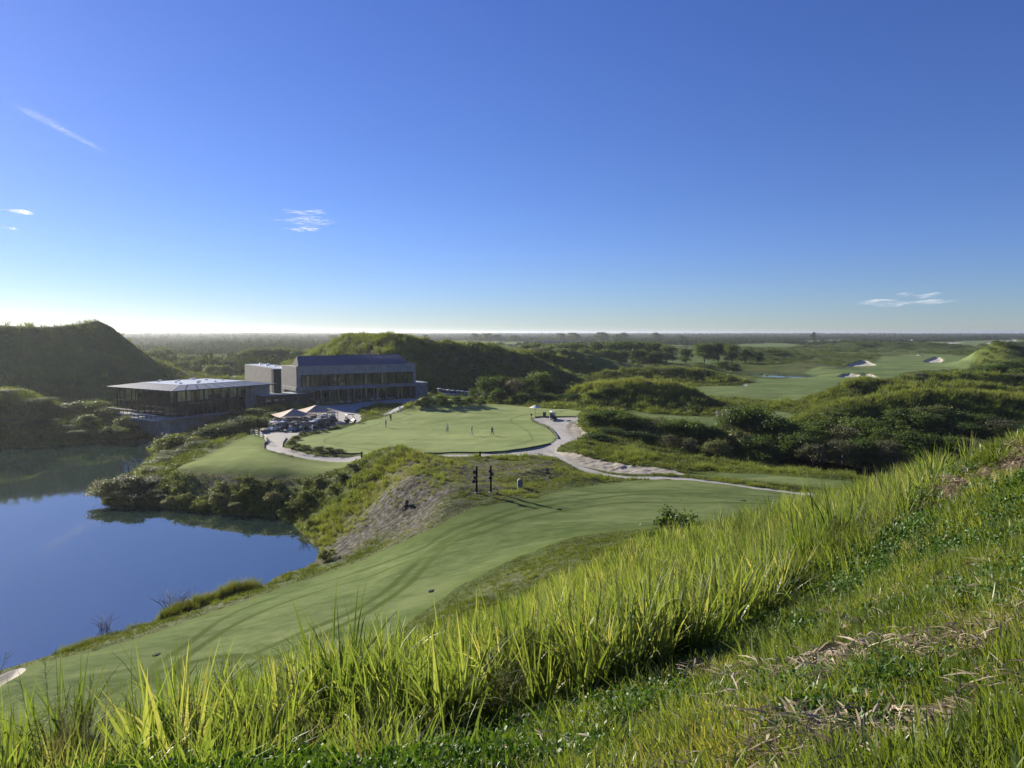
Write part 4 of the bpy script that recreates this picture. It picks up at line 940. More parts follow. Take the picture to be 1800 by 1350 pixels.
for xx in (X0+.5, X1-.5): MB().box((xx, D/2+.36, 12.0), (1.0, D-.04, 3.18)).build('end_wall', M_BOARD, ch)
facade((X0+1.0, .45, 0), (X1-1.0, .45, 0), 10.42, 13.56, 13, 3, ch, [M_GLASS]*5+[M_GLASSREFL], .3, depth=.25)
facade((.3, 2.3, 0), (X1-1.2, 2.3, 0), 5.7, 9.2, 18, 2, ch, [M_GLASS]*4+[M_GLASSREFL], .22, depth=.2)
for i in range(9): MB().tube([(1+i*(L2-2)/8, .6, 5.5), (1+i*(L2-2)/8, .6, 9.45)], .16, 8).build('column', M_CLAD, ch)
# roof: shallow front slope rising to a ridge
m = MB(); RX0, RX1 = X0+.4, X1-2.2
m.add([(RX0, .5, 15.9), (RX1, .5, 15.9), (RX1-.9, 5.0, 18.5), (RX0+1.2, 5.0, 18.5), (RX0+1.2, 9.5, 16.0), (RX1-.9, 9.5, 16.0)], [(0, 1, 2, 3), (3, 2, 5, 4), (1, 5, 2), (0, 4, 5, 1)])
rf = m.build('roof', M_ROOFB, ch)
MB().add([(RX0+1.19, 9.5, 16.0), (RX0, .5, 15.9), (RX0+1.19, 5.0, 18.5), (RX0+1.4, 9.5, 16.0), (RX0+.25, .5, 15.9), (RX0+1.4, 5.0, 18.49)], [(0, 1, 2), (5, 4, 3), (0, 3, 4, 1), (1, 4, 5, 2), (2, 5, 3, 0)]).build('gable_end', M_DARK, rf)  # shade put into the colour: near-black where the sun would light this end
for i in range(30):
    t = (i+.5)/30; a = Vector((RX0+.3+(RX1-RX0-.6)*t, .5, 15.93)); b_ = Vector((RX0+1.3+(RX1-RX0-2.3)*t, 4.98, 18.53)); MB().tube([a, b_], .045, 4).build('roof_seam', M_ROOFB, rf)
MB().tube([(RX0+1.2, 5, 18.52), (RX1-.9, 5, 18.52)], .09, 6).build('ridge_cap', M_ROOFB, rf)
m = MB(); m.box(((X0+X1)/2, .42, 15.97), (X1-X0, .2, .14)); m.build('parapet_cap', M_PANEL, ch)
# side wing running back
MB().box((X0+3.0, 11.5+20, 10.0), (6.0, 40, 9.2)).build('side_wing', M_BOARDS, ch)
MB().box((X0-.15, 6.2, 12.4), (.3, 12, 6.8)).build('side_wall', M_BOARDS, ch)
MB().box((X0+3.0, 31.5, 14.68), (5.6, 39.6, .16)).build('wing_roof', M_MEMB, ch)
for y in range(16, 50, 5): MB().box((X0+2.5+(y % 3), y, 15.0), (.7, .9, .5)).build('roof_unit', M_WHITE, ch)
MB().box((X1+2.2, 5, 7.6), (4.0, 8, 5.0)).build('east_annex', M_CLAD, ch); MB().box((X1+2.2, 5, 10.18), (4.2, 8.2, .14)).build('annex_roof', M_MEMB, ch)
# --- link building, chimney
lx, ly = at_level(492, 716, 5.6)
lk = empty('link_building', (lx, ly, 0), ang2+.05); tag(lk, 'low dark link building between pavilion and clubhouse with pale flat roof', 'building')
MB().box((1.5, 3.5, 6.6), (13, 7, 4.4)).build('wall', M_DARK, lk); MB().box((1.5, 3.5, 8.88), (12.6, 6.6, .14)).build('roof', M_MEMB, lk)
MB().box((-4, 6, 8), (5, 6, 7)).build('stair_block', M_CLAD, lk)
for i in range(5): 
    w_ = MB().box((-3+i*2, -.06, 6.9), (1.3, .12, 1.9)).build('window', M_DARK, lk); MB().box((-3+i*2, -.14, 6.9), (1.1, .03, 1.7)).build('pane', M_GLASS, w_)
tx, ty = at_dist(485, 196)
tw = empty('chimney_tower', (tx, ty, 0), ang2); tag(tw, 'square dark tower rising between pavilion roof and clubhouse', 'tower')
MB().box((0, 0, 10.2), (2.0, 2.0, 10.0)).build('shaft', M_DARK, tw); MB().box((0, 0, 15.27), (2.2, 2.2, .14)).build('cap', M_PANEL, tw)
# terrace wall, patio tables and chairs in the shade
def chair(x, y, z, rz, lab, grp):
    e = empty('patio_chair', (x, y, z), rz)
    MB().box((0, 0, .43), (.46, .46, .06)).build('seat', M_WICK, e); MB().box((0, .22, .7), (.46, .05, .5)).build('backrest', M_WICK, e)
    lg = MB().box((0, 0, .2), (.04, .04, .4)).mesh('leg', [M_DARK])
    for sx in (-1, 1):
        for sy in (-1, 1): o = link('leg', lg, e); o.location = (sx*.2, sy*.2, 0)
    return tag(e, lab, 'chair', grp)
M_WICK = simple('grey_wicker', (.30, .30, .31), .8); M_TABLE = simple('table_top', (.45, .45, .46), .5)
grp = 'patio tables in front of the clubhouse'
for i in range(8):
    u = 3.2+i*2.9; v = -2.2-(i % 2)*.5
    p = Vector((Ax, Ay, 0))+Matrix.Rotation(ang2, 3, 'Z') @ Vector((u, v, 0)); z = float(H([p.x], [p.y])[0])
    e = empty('patio_table', (p.x, p.y, z), i*.4)
    MB().tube([(0, 0, .72), (0, 0, .76)], .5, 16).build('table_top', M_TABLE, e); MB().tube([(0, 0, 0), (0, 0, .72)], .05, 6).build('leg', M_DARK, e)
    tag(e, f"round grey patio table, {ORD[i]} from the left before the clubhouse glass front", 'table', grp)
    for k in range(3):
        a = i*.7+k*2.1; q = (p.x+math.cos(a)*.85, p.y+math.sin(a)*.85)
        chair(q[0], q[1], float(H([q[0]], [q[1]])[0]), a-PI/2, f"grey wicker chair at the {ORD[i]} patio table, {['right', 'far', 'near'][k]} side", 'patio chairs')
# low far building with white piers
fx, fy = at_level(952, 603.5, 3.2); fb = empty('far_pavilion', (fx, fy, 3.0), 0)
tag(fb, 'long low far building with pale piers beyond the dunes', 'building')
MB().box((30, 0, 4.6), (95, 14, .8)).build('roof', simple('blue_far_roof', (.16, .22, .28), .5), fb)
MB().box((30, 2, 2.1), (90, 9, 4.2)).build('wall', M_CLAD, fb)
for i in range(6): MB().box((-14+i*17.5, -6.2, 2.0), (2.2, 1.2, 4.2)).build('pier', M_WHITE, fb)
# ------------------------------------------------------------------ tents, carts, people, markers
M_TENT = simple('tan_canopy_fabric', (.38, .28, .22), .75, var=.1, scale=1)
def tent(px, py, z, sx, sy, rz, peak, label):
    x, y = at_level(px, py, z); g = float(H([x], [y])[0]); e = empty('shade_tent', (x, y, g), rz); hz = z-g
    m = MB(); n = 8; V = []; F = []
    per = [(-1, -1), (1, -1), (1, 1), (-1, 1)]
    for s in range(4):   # four sagging gores
        a, b = per[s], per[(s+1) % 4]
        for i in range(n+1):
            for j in range(n+1):
                t = i/n; u = j/n; ex = a[0]+(b[0]-a[0])*u; ey = a[1]+(b[1]-a[1])*u
                h = hz+(peak-hz-g+g)*0 + (peak)*(1-t)**1.35; V.append((ex*t*sx/2, ey*t*sy/2, hz+peak*((1-t)**1.3)-.12*math.sin(PI*u)*t))
        o = s*(n+1)**2
        for i in range(n):
            for j in range(n): q = o+i*(n+1)+j; F.append((q, q+n+1, q+n+2, q+1))
    V2 = [(a, b, c-.03) for a, b, c in V]; k = len(V)
    m.add(V+V2, F+[tuple(i+k for i in f[::-1]) for f in F], 0, False); m.build('canopy', M_TENT, e)
    MB().tube([(0, 0, 0), (0, 0, hz+peak-.05)], .07, 8).build('centre_pole', M_DARK, e)
    for a, b in per: MB().tube([(a*sx/2*.97, b*sy/2*.97, 0), (a*sx/2*.97, b*sy/2*.97, hz)], .06, 8).build('corner_pole', M_DARK, e)
    return tag(e, label, 'canopy', 'shade tents over the cart yard')
tent(516, 729, 7.9, 7.4, 7.4, math.radians(32), 1.3, 'tan peaked shade tent nearer the camera over the golf carts')
tent(556, 722, 7.9, 7.4, 7.4, math.radians(32), 1.3, 'tan peaked shade tent behind, nearer the clubhouse terrace')

def clear_mat(name):
    m, nt, b, o = newmat(name); b.inputs['Base Color'].default_value = (.3, .35, .4, 1); b.inputs['Roughness'].default_value = .1; t = nt.nodes.new('ShaderNodeBsdfTransparent'); x = nt.nodes.new('ShaderNodeMixShader'); x.inputs[0].default_value = .78
    lnk(nt, b.outputs[0], x.inputs[1]); lnk(nt, t.outputs[0], x.inputs[2]); lnk(nt, x.outputs[0], o.inputs[0]); return m
M_CB = {'dark': simple('dark_cart_body', (.025, .028, .035), .5, var=.2), 'white': simple('pale_cart_body', (.68, .70, .73), .35, var=.05), 'blue': simple('blue_grey_cart_body', (.16, .20, .28), .3, var=.1)}
M_SEAT = simple('cart_seat_vinyl', (.12, .11, .10), .6); M_TYRE = simple('tyre_rubber', (.02, .02, .02), .8); M_RIM = simple('wheel_rim', (.5, .5, .52), .35, .6)
M_ROOFC = simple('cart_roof_plastic', (.09, .095, .10), .55); M_SHIELD = clear_mat('clear_windshield')
M_ROOFW = simple('pale_cart_roof', (.62, .63, .65), .45)
CARTP = {}
def cart(x, y, z, rz, kind, label, group, roofw=False):
    if not CARTP:
        m = MB(); m.profile([(-1.15, .34), (-1.15, .72), (-.95, .82), (-.35, .82), (-.30, .40), (.45, .36), (.62, .62), (.75, .78), (1.0, .72), (1.2, .52), (1.22, .30), (-1.1, .28)], -.58, .58); CARTP['body'] = m
        m = MB(); m.box((-.62, 0, .90), (.5, 1.05, .14)); CARTP['seat'] = m
        m = MB(); m.box((-.88, 0, 1.18), (.10, 1.05, .45)); CARTP['backrest'] = m
        m = MB(); m.box((-.12, 0, 1.84), (1.75, 1.16, .07), taper=.93); m.box((-.12, 0, 1.9), (1.4, .9, .05), taper=.9); CARTP['roof'] = m
        m = MB(); m.add([(.72, -.52, .86), (.72, .52, .86), (.56, .50, 1.78), (.56, -.50, 1.78), (.75, -.52, .86), (.75, .52, .86), (.59, .50, 1.78), (.59, -.50, 1.78)], [(0, 1, 2, 3), (7, 6, 5, 4), (0, 4, 5, 1), (3, 2, 6, 7), (0, 3, 7, 4), (1, 5, 6, 2)]); CARTP['windshield'] = m
        m = MB(); m.tube([(0, -.09, 0), (0, .09, 0)], .23, 14); CARTP['wheel'] = m
        m = MB(); m.tube([(0, -.1, 0), (0, .1, 0)], .12, 10); CARTP['rim'] = m
        m = MB(); m.tube([(-.98, 0, .8), (-.9, 0, 1.82)], .022, 5); CARTP['rear_post'] = m
        m = MB(); m.tube([(.76, 0, .8), (.58, 0, 1.82)], .022, 5); CARTP['front_post'] = m
        m = MB(); m.tube([(.38, .25, .98), (.34, .25, 1.0)], .17, 12); m.tube([(.55, .25, .7), (.36, .25, .99)], .025, 5); CARTP['steering_wheel'] = m
        m = MB(); m.box((-1.22, 0, .62), (.22, .9, .12)); CARTP['bag_rack'] = m
        for k in list(CARTP):
            mt = {'seat': M_SEAT, 'backrest': M_SEAT, 'roof': M_ROOFC, 'windshield': M_SHIELD, 'wheel': M_TYRE, 'rim': M_RIM}.get(k, M_BLACK)
            CARTP[k] = (CARTP[k], CARTP[k].mesh(k, [mt]))
        for kd in M_CB: CARTP['body_'+kd] = CARTP['body'][0].mesh('body', [M_CB[kd]])
        CARTP['roofw'] = CARTP['roof'][0].mesh('roof', [M_ROOFW])
    e = empty('golf_cart', (x, y, z), rz)
    link('body', CARTP['body_'+kind], e)
    link('roof', CARTP['roofw'] if roofw else CARTP['roof'][1], e)
    for k in ('seat', 'backrest', 'windshield', 'steering_wheel', 'bag_rack'): link(k, CARTP[k][1], e)
    for sx, sy in ((.78, .5), (.78, -.5), (-.72, .5), (-.72, -.5)):
        w = link('wheel', CARTP['wheel'][1], e); w.location = (sx, sy, .23); link('rim', CARTP['rim'][1], w)
    for k in ('rear_post', 'front_post'):
        for sy in (-.5, .5): o = link(k, CARTP[k][1], e); o.location = (0, sy, 0)
    return tag(e, label, 'golf cart', group)
def gz(x, y): return float(H([x], [y])[0])
def cart_px(px, py, rz, kind, label, group, roofw=False):
    x, y = at_level(px, py, 5.55); z = gz(x, y); x, y = at_level(px, py, z); return cart(x, y, gz(x, y)+.02, rz, kind, label, group, roofw)
kinds = {'dark': 'dark', 'white': 'white', 'blue': 'blue-grey'}
rows = [('front', [(482,757.5,'white'),(497,757.5,'dark'),(515,758.5,'blue'),(533,758.5,'dark'),(550,757,'dark')], -1.9),
        ('second', [(489,751.5,'dark'),(506,751,'dark'),(524,752,'dark'),(541,752.5,'blue'),(558,752.5,'dark'),(572,751.5,'dark')], -1.9),
        ('third', [(500,745.5,'dark'),(517,746,'white'),(535,746,'dark'),(553,746.5,'dark'),(570,746,'dark'),(584,745.5,'dark')], -1.9),
        ('rearmost', [(513,740,'dark'),(530,740,'dark'),(548,740,'blue'),(566,740,'dark'),(581,739.5,'dark')], -1.9)]
for nm, L, a in rows:
    for i, (px, py, kd) in enumerate(L):
        cart_px(px, py, a+random.uniform(-.25, .25), kd, f"{kinds[kd]} golf cart, {ORD[i]} from the left in the {nm} row of the tent yard", 'golf carts parked round the shade tents', roofw=(kd == 'white' or i % 3 == 1))
cart_px(616, 743, .6, 'dark', 'dark golf cart alone between the tents and the putting green', None)
cart_px(972, 738, -1.4, 'dark', 'dark golf cart with pale roof stopped on the path turning circle', None, True)
for i, px in enumerate([772, 780, 788, 796, 805, 813, 821, 829, 838]):
    x, y = at_dist(px, 226); cart(x, y, gz(x, y)+.02, -1.3+random.uniform(-.1, .1), 'white', f"white golf cart, {ORD[i]} from the left in the row at the dune foot", 'white golf carts at the dune foot', True)
for i, (px, d) in enumerate([(1614, 690), (1621, 700)]):
    x, y = at_dist(px, d); cart(x, y, gz(x, y)+.05, 1.0*i, 'white', ['left-hand', 'right-hand'][i]+' of two tiny golf carts far down the right fairway', 'carts on the far fairway', True)

# --- people
PM = {}
def cmat(name, c): 
    if name not in PM: PM[name] = simple(name, c, .8, var=.12, scale=6)
    return PM[name]
SKIN = cmat('skin', (.42, .26, .19))
def person(x, y, z, rz, pose, shirt, legs, label, group=None, long_legs=True, h=1.78, cap=None):
    """one continuous skinned body; pose: dict of joint offsets"""
    lean = pose.get('lean', 0); st = pose.get('stride', .12)
    ph = Vector((0, 0, .95)); S = Matrix.Rotation(lean, 3, 'X')     # facing +Y is forward; lean forward positive -> rotate about X by -lean
    up = lambda v: ph + (Matrix.Rotation(-lean, 3, 'X') @ Vector(v))
    J = {'pelvis': (ph, .135), 'waist': (up((0, 0, .18)), .125), 'chest': (up((0, 0, .38)), .155), 'neck': (up((0, .0, .54)), .06), 'head0': (up((0, .02, .60)), .075), 'head': (up((0, .03, .70)), .098), 'crown': (up((0, .02, .79)), .07)}
    hf = pose.get('hands', ((-.12, .42, .05), (.12, .42, .05)))
    E = [('pelvis', 'waist'), ('waist', 'chest'), ('chest', 'neck'), ('neck', 'head0'), ('head0', 'head'), ('head', 'crown')]
    J['nose'] = (up((0, .13, .69)), .02); E.append(('head', 'nose'))
    for s, k in ((-1, 'l'), (1, 'r')):
        hd = hf[0 if s < 0 else 1]; sh = up((s*.19, 0, .47)); ha = up(hd); el = (sh+ha)/2+Vector((s*.05, -.07, -.03))
        J['sh'+k] = (sh, .065); J['el'+k] = (el, .045); J['wr'+k] = (ha, .032); J['ha'+k] = (ha+(ha-el).normalized()*.09, .035)
        E += [('chest', 'sh'+k), ('sh'+k, 'el'+k), ('el'+k, 'wr'+k), ('wr'+k, 'ha'+k)]
        fy = st*s; J['hip'+k] = (Vector((s*.10, 0, .88)), .095); J['kn'+k] = (Vector((s*.12, fy*.6+.03, .48)), .065); J['an'+k] = (Vector((s*.13, fy, .08)), .045); J['to'+k] = (Vector((s*.15, fy+.17, .035)), .035)
        E += [('pelvis', 'hip'+k), ('hip'+k, 'kn'+k), ('kn'+k, 'an'+k), ('an'+k, 'to'+k)]
    names = list(J); ix = {n: i for i, n in enumerate(names)}
    me = bpy.data.meshes.new('body'); me.from_pydata([tuple(J[n][0]) for n in names], [(ix[a], ix[b]) for a, b in E], [])
    ob = bpy.data.objects.new('tmp', me); COL.objects.link(ob)
    md = ob.modifiers.new('s', 'SKIN'); 
    for i, n in enumerate(names): me.skin_vertices[0].data[i].radius = (J[n][1], J[n][1]*(.72 if n in ('chest', 'waist', 'pelvis') else 1)); 
    me.skin_vertices[0].data[ix['pelvis']].use_root = True
    md2 = ob.modifiers.new('u', 'SUBSURF'); md2.levels = 1; md2.render_levels = 1
    dg = bpy.context.evaluated_depsgraph_get(); bm = bpy.data.meshes.new_from_object(ob.evaluated_get(dg)); bpy.data.objects.remove(ob)
    bm.materials.clear(); mats = [shirt, legs, SKIN, cmat('white_shoes', (.7, .7, .7)), cmat('dark_hair', (.04, .03, .02))]
    for q in mats: bm.materials.append(q)
    inv = Matrix.Rotation(lean, 3, 'X')
    for p in bm.polygons:
        c = p.center; u = inv @ (Vector(c)-ph); arm = abs(u.x) > .2 and u.z < .5 
        far = (Vector(c)-J['shl'][0]).length if c.x < 0 else (Vector(c)-J['shr'][0]).length
        if c.z < .1: i = 3
        elif c.z < .9 and u.z < .02 and not (far < .75 and u.y > .16): i = 1 if (long_legs or c.z > .5) else 2
        elif u.z > .56: i = 4 if (u.z > .72 or u.y < -.03) else 2
        elif far > .33 and (u.y > .12 or abs(u.x) > .2): i = 2
        else: i = 0
        p.material_index = i; p.use_smooth = True
    e = empty('person', (x, y, z-.01), rz); link('body', bm, e)
    if cap:
        m = MB(); c = up((0, .02, .755)); m.tube([c, c+Vector((0, 0, .07)), c+Vector((0, 0, .09))], [.108, .09, .03], 12); m.box(c+Vector((0, .13, .02)), (.16, .12, .02)); m.build('cap', cap, e)
    k = h/1.78; e.scale = (k, k, k)
    return tag(e, label, 'person', group)
def club(x, y, z, rz, p0, p1, label):
    e = empty('putter', (x, y, z), rz); MB().tube([p0, p1], .012, 5).build('shaft', M_RIM, e); MB().box(Vector(p1)+Vector((0, .03, .0)), (.11, .03, .03)).build('club_head', M_DARK, e); tag(e, label, 'golf club')
def gp(px, py): p = hitp([(px, py)])[0]; return p
g_ = 'golfers practising on the putting green'
putt = dict(lean=.55, stride=.02, hands=((-.05, .36, .0), (.06, .36, -.02))); stand = dict(lean=.08, stride=.05, hands=((-.24, .1, -.06), (.24, .12, -.06))); walk = dict(lean=.1, stride=.26, hands=((-.26, .18, .0), (.3, -.05, -.02)))
wht, nvy, blk, gry = cmat('white_shirt', (.62, .64, .68)), cmat('navy_shirt', (.03, .05, .11)), cmat('black_shirt', (.02, .02, .025)), cmat('grey_blue_cloth', (.22, .24, .29))
khk, dkt = cmat('pale_trousers', (.55, .54, .50)), cmat('dark_trousers', (.03, .035, .05))
for (px, py, rz, ps, sh, lg, ll, lab, cp) in [
  (678.5, 752, 1.2, stand, gry, gry, True, 'person in grey-blue shirt and trousers standing at the left of the green', wht),
  (687, 741, .4, putt, blk, dkt, True, 'person in black bent over a putt behind the grey-blue one', None),
  (786.5, 760.5, 2.8, stand, wht, dkt, True, 'person in white shirt and dark trousers mid-green', blk),
  (829, 766, -1.3, walk, blk, khk, False, 'person in black shirt and pale shorts stepping across the green', blk),
  (865, 766, -.5, walk, nvy, dkt, True, 'person in dark navy clothes at the right with one arm out', None)]:
    p = gp(px, py); person(p[0], p[1], p[2], rz, ps, sh, lg, lab, g_, ll, cap=cp)
    if ps is putt: club(p[0], p[1], p[2], rz, (.0, .52, .72), (.05, .78, .03), 'putter held by the person in black bent over a putt')
    elif 'navy' in lab: club(p[0], p[1], p[2], rz, (.33, .0, .85), (.75, .25, .05), 'golf club in the outstretched hand of the person in navy')
p = gp(703, 726); person(p[0], p[1], p[2], .5, stand, wht, wht, 'person all in white at the top of the path by the terrace', None, cap=wht)
for i, (px, py, lab, sh, lg) in enumerate([(1262.5, 738, 'person in white, leftmost of the group beyond the hollow', wht, wht), (1272, 736, 'person in pale blue-grey, middle of the group beyond the hollow', gry, khk), (1281, 735, 'person in white top and dark legs, rightmost beyond the hollow', wht, dkt)]):
    x, y = at_dist(px, 181); person(x, y, gz(x, y), i*1.3, stand, sh, lg, lab, 'golfers beyond the hollow', True, cap=wht)
for i, (px, py, lab, sh, lg) in enumerate([(592, 748, 'person in dark top beside the right end of the cart rows', blk, khk), (577, 741, 'person in white shirt among the carts under the tents', wht, dkt), (534, 741, 'person in pale shirt standing under the front tent', wht, khk), (549, 761.5, 'person in white top at the near edge of the cart yard', wht, khk)]):
    x, y = at_level(px, py, 5.55); person(x, y, gz(x, y), i*1.7, stand, sh, lg, lab, 'people round the cart yard')
for i, (px, d) in enumerate([(1596, 680), (1601, 684)]):
    x, y = at_dist(px, d); person(x, y, gz(x, y), i, stand, wht, dkt, ['left', 'right'][i]+' one of two tiny golfers far down the right fairway', 'golfers on the far fairway')

# --- practice hole markers
M_PIN = simple('marker_white', (.8, .8, .76), .5)
for i, (px, py, w) in enumerate([(668, 754, 'nearest the grey-blue person'), (721, 757, 'just left of middle'), (759, 757, 'left of the person in white shirt'), (721, 771, 'lowest and nearest the camera'), (850, 764, 'between the two people on the right'), (854, 749, 'upper right of the green'), (716, 741, 'near the upper left edge')]):
    p = gp(px, py); e = empty('practice_marker', tuple(p), 0); MB().tube([(0, 0, 0), (0, 0, .42)], .02, 6).build('pin', M_PIN, e); MB().tube([(0, 0, .36), (0, 0, .5)], .07, 8).build('flag', M_PIN, e)
    tag(e, f"small white practice hole marker {w}", 'marker', 'practice hole markers')
# --- two posts with round plates
M_POST = simple('black_timber_post', (.02, .02, .024), .9, var=.3, spec=.1)
def sign_post(px, py, hgt, plates, label):
    p = gp(px, py); e = empty('plate_post', (p[0], p[1], p[2]), 0); MB().box((0, 0, hgt/2-.1), (.2, .2, hgt+.2)).build('post', M_POST, e); MB().box((0, 0, .03), (.55, .4, .1)).build('base', M_CONC, e)
    for sx, z, r, ty in plates: MB().tube([(sx, -.12-.08, z), (sx, -.12, z)], r, 18).build('round_plate', M_BLACK, e); 
    for sx, z, r, ty in plates: MB().tube([(sx, -.12, z), (sx*.3, .0, z)], .03, 5).build('bracket', M_POST, e)
    return tag(e, label, 'post', 'pair of posts with round plates')
sign_post(838, 867, 2.95, [(-.24, 2.35, .2, 0), (-.17, 1.76, .2, 0), (-.3, 1.33, .2, 0)], 'left black post with three round plates on its left side')
sign_post(863, 866, 2.95, [(-.05, 2.38, .2, 0), (.17, 2.08, .18, 0), (-.05, 1.67, .2, 0)], 'right black post with round plates on both sides')
# --- pale rounded marker stone
p = gp(914, 857); e = empty('marker_stone', tuple(p), .1); M_STN = simple('pale_stone', (.21, .21, .18), .85, var=.2, bmp=.3)
MB().profile([(-.3, -.2), (.3, -.2), (.3, .75), (.24, .9), (.12, .99), (0, 1.02), (-.12, .99), (-.24, .9), (-.3, .75)], -.22, .22).build('stone', M_STN, e); tag(e, 'pale round-topped marker stone on the slope right of the posts', 'stone')
# --- bollards on the path, ball washer, bin, umbrella
for px, py, lab in ((844, 803.5, 'dark bollard on the path edge below the middle of the green'), (636, 804, 'dark bollard beside the path left of the yellow mound')):
    p = gp(px, py); e = empty('bollard', tuple(p), 0); MB().box((0, 0, .38), (.26, .26, .9)).build('post', M_POST, e); MB().box((0, 0, .85), (.34, .34, .06)).build('cap', M_DARK, e); tag(e, lab, 'bollard', 'bollards along the cart path')
p = gp(934, 737); e = empty('ball_washer', tuple(p), 0); MB().tube([(0, 0, 0), (0, 0, .9)], .05, 6).build('post', M_POST, e); MB().box((0, 0, 1.05), (.4, .25, .35)).build('head', M_POST, e); tag(e, 'dark ball washer on a post left of the small umbrella', 'ball washer')
p = gp(957, 733); e = empty('litter_bin', tuple(p), 0); MB().box((0, 0, .5), (.75, .6, 1.05)).build('body', simple('brown_slatted_bin', (.12, .09, .06), .8), e); MB().box((0, 0, 1.06), (.82, .68, .07)).build('lid', M_DARK, e); tag(e, 'brown square litter bin between umbrella and golf cart', 'bin')
p = gp(941, 734.5); e = empty('umbrella', tuple(p), 0); m = MB(); n = 12
m.add([(0, 0, 2.95)]+[(1.35*math.cos(2*PI*k/n), 1.35*math.sin(2*PI*k/n), 2.35) for k in range(n)]+[(0, 0, 2.90)]+[(1.33*math.cos(2*PI*k/n), 1.33*math.sin(2*PI*k/n), 2.31) for k in range(n)], [(0, 1+k, 1+(k+1) % n) for k in range(n)]+[(n+1, n+2+(k+1) % n, n+2+k) for k in range(n)]+[(1+k, n+2+k, n+2+(k+1) % n, 1+(k+1) % n) for k in range(n)])
m.build('canopy', simple('cream_umbrella_cloth', (.72, .68, .6), .7), e); MB().tube([(0, 0, 0), (0, 0, 2.95)], .03, 6).build('pole', M_DARK, e); MB().tube([(0, 0, 0), (0, 0, .08)], .3, 12).build('base', M_CONC, e); tag(e, 'small cream umbrella beside the path at the right of the green', 'umbrella')
# --- fence at the left of the cart yard
pts_ = [at_level(px, py, 5.5) for px, py in ((441, 765), (449, 765.5), (457, 768.5), (465, 774), (472, 781))]
e = empty('fence', (*pts_[0], 0), 0); tag(e, 'pale post and rail fence at the lawn corner by the cart yard', 'fence')
for i, q in enumerate(pts_):
    z = gz(*q); MB().box((q[0]-pts_[0][0], q[1]-pts_[0][1], z+.5), (.1, .1, 1.2)).build('fence_post', M_RAIL, e)
    if i:
        a = pts_[i-1]
        for hh in (.35, .7, 1.05): MB().tube([(a[0]-pts_[0][0], a[1]-pts_[0][1], gz(*a)+hh), (q[0]-pts_[0][0], q[1]-pts_[0][1], z+hh)], .03, 4).build('rail', M_RAIL, e)
# --- dark edging round the green and the path
M_EDGE = simple('dark_steel_edging', (.05, .045, .035), .8, var=.3)
def edging(pp, lab, h=.22, z0=None):
    w = smooth_open(hitp(pp)[:, :2], 5); zz = H(w[:, 0], w[:, 1]); V = []; F = []
    dx = np.gradient(w, axis=0); nn = np.stack([-dx[:, 1], dx[:, 0]], -1); nn /= np.linalg.norm(nn, axis=1)[:, None]
    for (x_, y_), z_, n_ in zip(w, zz, nn):
        for s_, t_ in ((-.05, -.3), (-.05, h), (.05, h), (.05, -.3)): V.append((x_+n_[0]*s_, y_+n_[1]*s_, z_+t_))
    for i in range(len(w)-1):
        for k in range(4): a = i*4+k; b_ = i*4+(k+1) % 4; F.append((a, b_, b_+4, a+4))
    o = link('path_edging', npmesh('path_edging', V, F, [M_EDGE], smooth=False)); tag(o, lab, 'edging', 'steel edging along the path')
edging([(745,797.2),(790,796.8),(830,796.6),(880,795),(925,789),(968,780.5)], 'dark steel edging where the green meets the path below it')
edging([(981,772),(976,763),(969,755),(959,748),(943,741.5),(936,737.5)], 'dark steel edging along the right rim of the green')
edging([(940,734),(955,733.2),(985,733.2),(1012,733.5)], 'dark steel edging behind the turning circle')
edging([(465,788),(464,782),(472,775)], 'dark steel edging at the lawn corner bend')
edging([(504,771),(498,779),(497,786)], 'dark steel edging round the planted bed bend')
edging([(560,797),(600,797.8),(638,798)], 'dark steel edging below the planted bed')
# --- sprinkler covers on the fairway, stump, driftwood
for i, (px, py, lab) in enumerate([(276, 1151, 'dark oval drain cover nearest the lake shore'), (760, 1039, 'dark drain cover near the rough in mid fairway'), (982, 895, 'dark drain cover beyond the post shadows'), (434, 1051, 'dark drain cover by the water-side fringe'), (1306, 880, 'dark drain cover on the far right of the fairway'), (1411, 873, 'dark drain cover farthest right by the path')]):
    p = gp(px, py); e = MB().tube([(0, 0, -.05), (0, 0, .03)], .3, 14).build('drain_cover', M_POST); e.location = tuple(p); tag(e, lab, 'drain cover', 'drain covers in the fairway')
p = gp(714, 890); e = MB(); random.seed(5)
e.tube([(0, 0, -.2), (.05, .02, .35), (.02, 0, .75)], [.3, .2, .14], 7); e.tube([(0, 0, .1), (-.3, -.1, .0), (-.5, -.2, -.35)], [.16, .1, .05], 6); e.tube([(0, 0, .3), (.3, .1, .6), (.42, .1, .9)], [.1, .06, .02], 5)
e = e.build('tree_stump', BARK); e.location = tuple(p); tag(e, 'small dark tree stump with a crooked root on the bare slope', 'stump')
